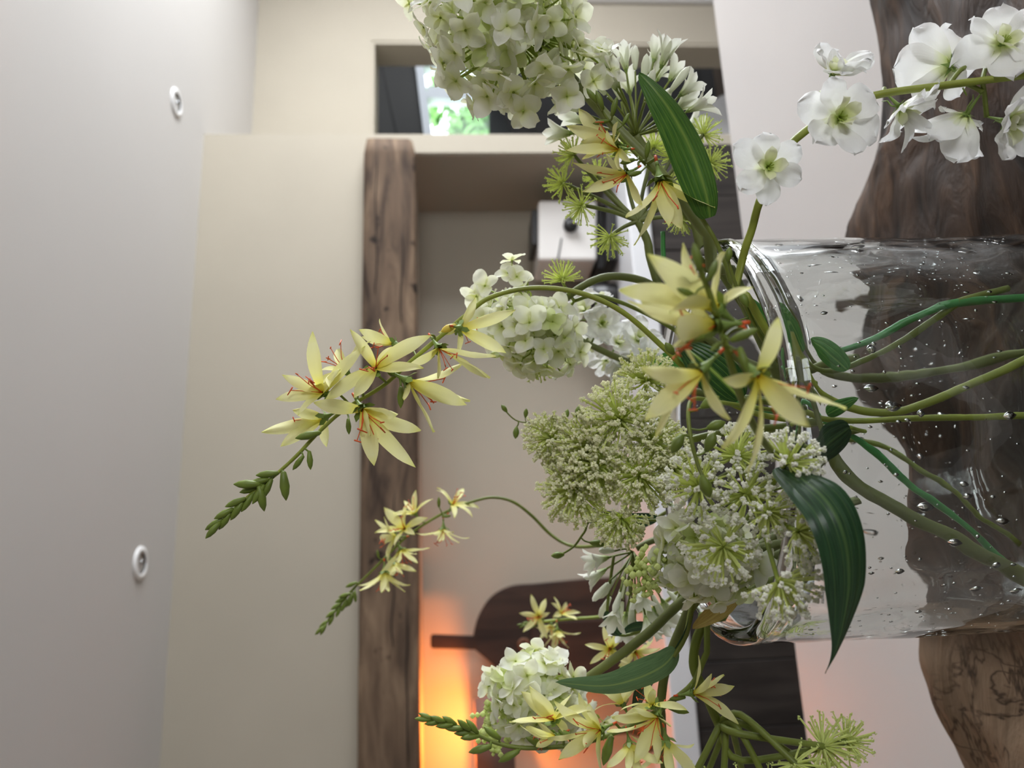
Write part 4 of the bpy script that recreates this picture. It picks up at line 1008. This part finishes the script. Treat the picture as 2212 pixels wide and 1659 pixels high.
# ---- 8 hydrangea in the niche opening
pts = [(1850, 775, .395), (1800, 780, .405), (1660, 800, .43), (1530, 730, .452), (1455, 656, .46), (1400, 612, .462), (1340, 597, .462), (1290, 603, .462), (1235, 634, .462), (1170, 690, .462)]
ex = [(1048, 618, .455, -.5, -.5, -.7), (1030, 640, .455, -.7, .2, -.6), (1098, 590, .455, -.2, -.7, -.6), (1116, 598, .452, .3, -.5, -.8), (1106, 562, .458, 0, -1, 0)]
t = hydrangea('small white hydrangea head under the arching yellow stem', pts, (1145, 720, .455), (112, 78), .45, .0098, 40, 2, .0028, 'stem_olive', ex, greens=4)
umb = [(1214, 604, .452, 44, -.1, -1, -.2), (1160, 780, .465, 46, .2, 1, .1)]
umbel('single green lace-flower tufts beside the small white hydrangea', [(1750, 830, .45), (1600, 800, .458), (1420, 690, .466), (1300, 640, .468), (1240, 650, .468)], (1240, 650, .468), umb, 'green', 12, .0014, .0008)

# ---- 9 white delphinium behind the stems
pts = short([(2230, 860, .46), (1950, 870, .47), (1700, 870, .49), (1520, 850, .505), (1440, 820, .51), (1370, 788, .51), (1300, 757, .515), (1235, 722, .52), (1225, 690, .525)])
t = thing('white_delphinium_spray', base_of(pts), 'white delphinium sprig tucked behind the arching stems in the niche opening', 'flower')
so, SP = stem(t, pts, .0030, .0018, 'stem_olive')
for i, (x, y, d, ax, ay, ad, L) in enumerate([(1262, 672, .525, -.2, -.6, -.7, 46), (1300, 700, .52, .2, -.3, -.9, 46), (1335, 742, .53, .3, -.6, -.6, 48), (1378, 735, .525, .3, -.4, -.8, 52), (1345, 785, .53, .1, .5, -.8, 50), (1402, 772, .52, .4, .2, -.8, 52), (1272, 740, .53, -.2, .7, -.6, 46), (1310, 780, .535, 0, .8, -.5, 44), (1290, 650, .53, .2, -.8, -.4, 40)]):
    B = at(x, y, d); A = vdir(ax, ay, ad); white_flower(t, B, A, L * d / FPX, 600 + i, (.9, 1.4), 6, 3)
    near = min(SP, key=lambda q: (q - B).length)
    MB().tube([near, B - A * L * d / FPX * .6], .0007, 6).build('pedicel', M['stem'], t)

# ---- 10, 11 the two big lace umbels over the rim
pts = short([(2240, 930, .42), (1950, 925, .43), (1720, 920, .43), (1560, 935, .44), (1440, 965, .45), (1370, 990, .462)])
cl = [(1397, 822, .43, 68, .1, -.8, -.5), (1338, 905, .415, 86, -.1, -.5, -.85), (1192, 946, .44, 62, -1, -.1, -.3), (1272, 958, .425, 78, -.5, -.1, -.8), (1245, 1058, .43, 78, -.7, .5, -.5), (1290, 1010, .42, 80, -.5, .2, -.8), (1380, 1028, .41, 82, .0, .3, -.95), (1410, 955, .41, 72, .4, -.1, -.9), (1341, 1118, .425, 66, -.1, .9, -.4), (1455, 1010, .405, 62, .5, .4, -.75), (1230, 985, .45, 60, -.8, .1, -.2)]
umbel('wide cream lace-flower umbel standing up behind the front one', pts, (1375, 1000, .475), cl, 'cream', 10, .0024, .0010)
pts = short([(2240, 960, .40), (1980, 960, .40), (1800, 980, .395), (1700, 1010, .39), (1640, 1060, .388)])
cl = [(1592, 985, .352, 78, -.2, -.6, -.75), (1702, 1000, .312, 78, .7, -.6, -.35), (1612, 1068, .34, 82, 0, 0, -1), (1510, 1050, .35, 84, -.7, -.1, -.7), (1722, 1146, .306, 76, .8, .2, -.5), (1562, 1180, .335, 88, -.3, .45, -.85), (1684, 1256, .308, 84, .45, .85, -.4), (1660, 1105, .322, 66, .3, .1, -.9)]
umbel('white-tipped lace-flower umbel in sharp focus over the vase rim', pts, (1632, 1085, .392), cl, 'white', 11, .0022, .0009)

# ---- 12 thin yellow spray across the beam, lower down
pts = [(2200, 1180, .45), (1980, 1015, .46), (1820, 960, .48), (1600, 1010, .52), (1450, 1100, .56), (1340, 1165, .60), (1280, 1180, .62), (1232, 1178, .64), (1190, 1155, .65), (1150, 1115, .65), (1112, 1086, .65), (1075, 1075, .65), (1040, 1078, .65), (980, 1098, .65), (930, 1124, .65), (880, 1158, .65), (840, 1196, .65), (800, 1236, .65), (765, 1270, .65), (735, 1305, .65), (694, 1360, .65)]
fl = [(978, 1090, .645, .45, -.85, -.3, 56), (896, 1108, .64, -.5, -.75, -.3, 48), (874, 1142, .64, -.4, -.5, -.8, 58), (856, 1160, .645, -.95, .0, -.3, 56), (866, 1188, .645, .45, .8, -.3, 56), (830, 1236, .645, .05, 1, -.25, 60), (846, 1215, .65, .3, .9, .1, 54), (958, 1142, .645, .05, 1, -.3, 56)]
bd = [(948, 1095, .645, .0, -1, 0, 22), (955, 1116, .645, 1, -.1, 0, 20), (770, 1258, .645, -.9, .4, 0, 26), (766, 1278, .645, .1, 1, 0, 24), (818, 1205, .645, -.2, -.9, 0, 18)]
bd += tip_buds([(760, 1282, .65), (735, 1308, .65), (696, 1358, .65)], 12, 5, 28, 24)
spray('thin yellow star-flower spray crossing the lower stretch of beam', pts, fl, bd, 12, .0017, .0009, 'stem')

# ---- 13, 14 little yellow clusters before the chopping board
pts = short([(2180, 1130, .46), (1950, 1040, .48), (1700, 1130, .54), (1500, 1250, .62), (1420, 1310, .68), (1310, 1331, .72), (1230, 1337, .73), (1180, 1342, .73), (1128, 1350, .73)])
fl = [(1164, 1332, .72, -.35, -.3, -.85, 46), (1204, 1362, .72, .05, .85, -.5, 46), (1212, 1326, .73, .5, -.7, -.3, 40), (1190, 1350, .73, -.3, .5, -.6, 36)]
bd = tip_buds([(1160, 1344, .73), (1128, 1350, .73)], 6, 8, 18, 14)
spray('little yellow flower cluster poised before the dark chopping board', pts, fl, bd, 13, .0018, .0011, 'stem_bright')
pts = short([(2180, 1090, .45), (1900, 1060, .47), (1650, 1190, .50), (1520, 1290, .54), (1440, 1350, .56), (1370, 1392, .565), (1340, 1420, .565)])
fl = [(1318, 1402, .555, -.35, -.3, -.85, 62), (1372, 1408, .56, .5, .3, -.6, 58), (1350, 1440, .57, 0, .9, -.3, 52)]
spray('yellow star flowers half hidden behind a thick green stem', pts, fl, [(1362, 1372, .56, -.4, -.9, 0, 34)], 14, .0016, .0012, 'stem')

# ---- 15 yellow spray bending down to the lamp
pts = short([(2240, 1240, .40), (1950, 1180, .41), (1760, 1200, .42), (1640, 1230, .425), (1588, 1290, .43), (1540, 1382, .43), (1518, 1430, .43), (1498, 1475, .43), (1455, 1512, .43), (1400, 1548, .43), (1330, 1582, .43), (1250, 1607, .43), (1150, 1616, .43), (1080, 1607, .43), (1020, 1582, .43), (965, 1561, .43), (925, 1553, .43)])
ex15 = [((1196, 1554, .422), (-.4, -.7, -.5), [(1126, 1496), (1154, 1498, -.014), (1266, 1520), (1226, 1498, .004), (1105, 1564), (1240, 1580, .004)]),
        ((1200, 1590, .424), (-.9, .2, -.4), [(1131, 1581), (1119, 1596), (1165, 1560, .006), (1160, 1612)]),
        ((1296, 1577, .418), (-.8, .1, -.55), [(1188, 1588), (1200, 1551), (1276, 1520), (1243, 1508, .004), (1214, 1648), (1279, 1664), (1250, 1614, -.016)]),
        ((1420, 1548, .415), (-.5, .5, -.65), [(1325, 1544), (1323, 1598), (1377, 1520), (1374, 1644), (1434, 1642), (1452, 1560)]),
        ((1410, 1522, .420), (-.45, -.8, -.35), [(1344, 1504), (1395, 1472), (1418, 1500, -.014), (1480, 1533), (1340, 1548, .006)]),
        ((1360, 1606, .420), (.2, .95, -.25), [(1316, 1664), (1360, 1668), (1424, 1664), (1388, 1680)]),
        ((1497, 1497, .420), (.85, -.3, -.4), [(1557, 1456), (1584, 1474), (1536, 1458, -.014), (1602, 1538), (1522, 1424, .004)])]
fl = [(1345, 1520, .445, -.4, -.8, .2, 74), (1440, 1600, .425, .2, .9, .1, 84)]
bd = [(1480, 1506, .425, -1, .1, 0, 34), (1445, 1528, .425, .9, .2, -.1, 44), (1320, 1592, .42, -.3, 1, -.1, 62), (1240, 1596, .425, -.9, -.5, 0, 40), (1175, 1612, .428, -.9, -.45, 0, 44), (1120, 1622, .428, -.9, .5, 0, 50), (1060, 1612, .428, -.9, .25, 0, 50), (1080, 1596, .428, -.8, -.6, 0, 44)]
bd += tip_buds([(1035, 1588, .43), (985, 1567, .43), (925, 1553, .43)], 11, 9, 40, 34)
spray('yellow star-flower spray bending away over the lamp end of the worktop', pts, fl, bd, 15, .0021, .0009, 'stem', exact=ex15)

# ---- 16 hydrangea near the lamp
pts = short([(2200, 1180, .46), (1950, 1120, .46), (1720, 1180, .455), (1560, 1250, .45), (1478, 1296, .45), (1400, 1368, .452), (1310, 1436, .456), (1250, 1476, .46), (1180, 1510, .465)])
t = hydrangea('white hydrangea head resting before the glowing lamp', pts, (1160, 1505, .46), (112, 84), .55, .0100, 44, 3, .0032, 'stem_olive', [(1195, 1428, .455, .2, -1, -.2), (1238, 1462, .45, .7, -.4, -.5), (1305, 1560, .45, .6, .3, -.6)], greens=3)
blob_cluster(t, [(1075, 1510, .46), (1050, 1540, .46), (1060, 1560, .46), (1048, 1575, .46)], .0024, 1, 60)
blob_cluster(t, [(1100, 1580, .465), (1070, 1600, .465), (1068, 1625, .465)], .0022, 2, 46)

# ---- 17 hydrangea against the rim
pts = short([(2180, 1210, .40), (1980, 1140, .39), (1800, 1150, .385), (1660, 1180, .382), (1560, 1200, .38)])
t = hydrangea('pale green hydrangea head nestled under the front lace umbel', pts, (1530, 1205, .372), (105, 78), .25, .0092, 42, 4, .0026, 'stem_olive', [(1455, 1150, .372, -.7, -.4, -.6), (1430, 1172, .375, -.9, .1, -.4), (1500, 1290, .365, .0, .8, -.6), (1548, 1302, .36, .2, .8, -.5), (1478, 1245, .362, -.4, .5, -.8)], greens=9)
blob_cluster(t, [(1445, 1210, .372), (1410, 1222, .37), (1372, 1228, .37)], .0022, 3, 60)
blob_cluster(t, [(1440, 1245, .372), (1400, 1262, .37), (1372, 1280, .37)], .0020, 4, 50)

# ---- 18 agapanthus hanging down behind
pts = short([(2180, 1150, .47), (1950, 1080, .475), (1700, 1110, .485), (1520, 1150, .495), (1420, 1165, .50), (1375, 1185, .50)])
it = []; r = random.Random(9)
for (x, y, o_) in [(1305, 1232, 1), (1310, 1205, 1), (1312, 1260, 0), (1318, 1290, 0), (1335, 1310, 1), (1352, 1330, 1), (1372, 1345, 1), (1395, 1335, 1), (1415, 1320, 1), (1432, 1300, 1), (1340, 1280, 0), (1365, 1300, 0), (1390, 1300, 0), (1410, 1285, 0), (1350, 1255, 0), (1325, 1190, 0), (1442, 1275, 0), (1380, 1270, 1), (1402, 1312, 1), (1360, 1318, 1), (1425, 1310, 0), (1345, 1300, 0), (1330, 1245, 0)]:
    it.append((x, y, .50 + r.uniform(-.03, .03), o_))
agapanthus('drooping white agapanthus head in front of the chopping board', pts, (1368, 1192, .50), it, 18, .0024, 56)

# ---- 19 lace umbel seen from below, near the island edge
pts = short([(2180, 1200, .42), (1900, 1190, .42), (1720, 1230, .425), (1600, 1290, .43), (1520, 1350, .435), (1498, 1430, .435), (1520, 1490, .432), (1553, 1566, .43)])
cl = [(1778, 1612, .42, 74, .75, .25, .3), (1830, 1600, .43, 56, .8, -.3, .2), (1715, 1650, .40, 70, .4, .8, -.2), (1660, 1700, .41, 64, .3, 1, 0), (1560, 1720, .42, 64, -.1, 1, 0), (1485, 1705, .42, 60, -.4, 1, 0), (1770, 1670, .43, 60, .6, .7, .2), (1610, 1700, .45, 60, .2, 1, .2), (1520, 1690, .45, 60, -.3, 1, .2)]
umbel('green lace-flower umbel nodding over the island edge, its rays bare', pts, (1553, 1566, .43), cl, 'green', 19, .0030, .0017, 'stem', 'stem', bulge=1.3)

# ---- 20 budded sprigs
def sprig(label, pts, buds, seed, r0=.0009, mat='stem'):
    t = thing('budded_sprig', base_of(pts), label, 'sprig'); pts = short(pts); so, P = stem(t, pts, r0, r0 * .7, mat)
    for (x, y, d, ax, ay, ad, L) in buds:
        B = at(x, y, d); near = min(P, key=lambda q: (q - B).length)
        bud(t, B, vdir(ax, ay, ad), L * d / FPX, .55, 'bud', near if (near - B).length > .001 else None)
sprig('budded green sprig hanging in front of the cream lace umbel', [(1960, 905, .39), (1700, 890, .37), (1560, 870, .345), (1500, 862, .335), (1487, 890, .325), (1492, 945, .32), (1506, 1000, .318), (1518, 1030, .316)],
      [(1475, 940, .318, -.6, .9, -.1, 46), (1525, 975, .318, .4, -.9, -.1, 46), (1516, 1028, .314, .35, 1, -.1, 50), (1515, 880, .322, .8, -.5, 0, 46), (1528, 925, .322, .9, -.3, 0, 42)], 1, .0011)
sprig('wiry budded tendril beside the wide cream lace umbel', [(1800, 920, .44), (1560, 940, .455), (1320, 930, .47), (1230, 920, .475), (1180, 915, .475), (1120, 910, .475), (1092, 888, .475)],
      [(1095, 890, .475, -.6, -.8, 0, 20), (1135, 902, .475, .1, -1, 0, 20), (1116, 922, .475, -.1, 1, 0, 26), (1222, 905, .47, .2, -1, 0, 22), (1245, 900, .47, .3, -1, 0, 26)], 2, .0006)
sprig('wiry tendril with two round buds below the wide cream lace umbel', [(1700, 1050, .44), (1450, 1120, .46), (1290, 1120, .475), (1262, 1150, .475), (1240, 1180, .475), (1212, 1198, .475)],
      [(1218, 1198, .472, -1, .1, 0, 28), (1275, 1172, .472, .8, .1, 0, 34)], 3, .0009)
sprig('thick-budded green shoot inside the rim behind the blurred spray', [(2100, 900, .41), (1800, 880, .405), (1680, 780, .39), (1600, 640, .372), (1572, 560, .368)],
      [(1572, 565, .366, .1, -.8, 0, 32), (1600, 632, .366, .3, .8, -.2, 36), (1455, 765, .39, -.5, -.6, -.3, 34)], 4, .0012)

# ---- 21 loose leaf stems
def leaf_stem(label, pts, leaves, r0=.0016, mat='stem'):
    pts = pts if mat == 'stem_emerald' else short(pts)
    t = thing('leaf_stem', base_of(pts), label, 'leaf'); stem(t, pts, r0, r0 * .8, mat)
    for (lp, w_, m_, tw, fo) in leaves: leaf(t, lp, w_, m_, twist=tw, fold=fo)
leaf_stem('matte green blade of a leaf stem reaching over the worktop edge', [(2180, 1170, .42), (1900, 1120, .42), (1680, 1180, .415), (1540, 1250, .41), (1500, 1295, .408), (1482, 1370, .406), (1455, 1418, .405)],
          [([(1462, 1405, .405), (1430, 1440, .402), (1370, 1468, .40), (1300, 1482, .40), (1200, 1474, .405)], 74, 'leaf_matte', .3, .25), ([(1500, 1300, .408), (1492, 1350, .407), (1466, 1400, .406), (1430, 1440, .408)], 26, 'leaf_dark', .9, .3)], .0017)
leaf_stem('thick olive stem running down past the lamp end of the worktop', [(2180, 1100, .43), (1850, 1080, .43), (1640, 1180, .43), (1510, 1290, .43), (1470, 1360, .432), (1440, 1440, .434), (1428, 1520, .436), (1432, 1600, .438), (1440, 1720, .44)], [([(1440, 1430, .434), (1400, 1470, .44), (1370, 1540, .45)], 50, 'leaf_dark', .4, .2)], .0030, 'stem_olive')
leaf_stem('yellowed leaf on a stem against the outside of the rim', [(2150, 1190, .41), (1850, 1170, .41), (1680, 1220, .405), (1600, 1270, .40)], [([(1600, 1270, .40), (1570, 1310, .40), (1530, 1340, .402), (1496, 1358, .405)], 52, 'leaf_yellow', .3, .3)], .0014)
leaf_stem('dark veined leaf inside the vase mouth behind the blurred spray', [(2150, 850, .41), (1900, 870, .41), (1720, 870, .40), (1600, 862, .395)], [([(1600, 862, .395), (1560, 820, .392), (1510, 775, .392), (1465, 740, .396)], 92, 'leaf_vein', .2, .15)], .0014)
leaf_stem('teal leaf pressed against the glass under the front petals', [(1862, 935, .385), (1850, 932, .37), (1830, 925, .355)], [([(1830, 925, .355), (1795, 950, .352), (1760, 970, .352), (1720, 965, .355)], 74, 'leaf_dark', .2, .2)], .0012, 'stem_bright')
leaf_stem('jagged bright green leaves high inside the glass', [(2250, 596, .362), (2100, 640, .366), (1950, 705, .372), (1850, 748, .374), (1780, 765, .375)], [([(1830, 800, .375), (1800, 775, .372), (1770, 750, .372), (1740, 735, .376)], 46, 'leaf_bright', .5, .3), ([(1780, 900, .365), (1810, 885, .362), (1850, 862, .362)], 36, 'leaf_bright', -.3, .3), ([(1700, 760, .39), (1640, 690, .385), (1610, 640, .385)], 50, 'leaf_bright', .7, .3)], .0018, 'stem_emerald')
leaf_stem('small dark leaves on a stalk below the drooping agapanthus', [(2100, 1120, .46), (1800, 1120, .465), (1600, 1200, .475), (1470, 1310, .48), (1410, 1352, .485), (1340, 1372, .49), (1312, 1330, .49), (1326, 1200, .49)],
          [([(1410, 1352, .484), (1370, 1356, .482), (1345, 1368, .482)], 26, 'leaf_dark', .4, .2), ([(1340, 1372, .488), (1322, 1350, .486), (1308, 1320, .486)], 36, 'leaf_dark', .2, .2), ([(1420, 1120, .49), (1340, 1130, .488), (1280, 1115, .488), (1262, 1085, .49)], 46, 'leaf_dark', .3, .2)], .0012)
leaf_stem('emerald stem with a submerged green blade, slanting low in the vase', [(2190, 1240, .395), (2060, 1120, .40), (1950, 1040, .405), (1840, 950, .41), (1720, 900, .42), (1600, 870, .44), (1500, 800, .46), (1440, 600, .47), (1432, 500, .47)], [([(1500, 800, .455), (1440, 780, .46), (1390, 830, .465)], 40, 'leaf_bright', .3, .2)], .0018, 'stem_emerald')
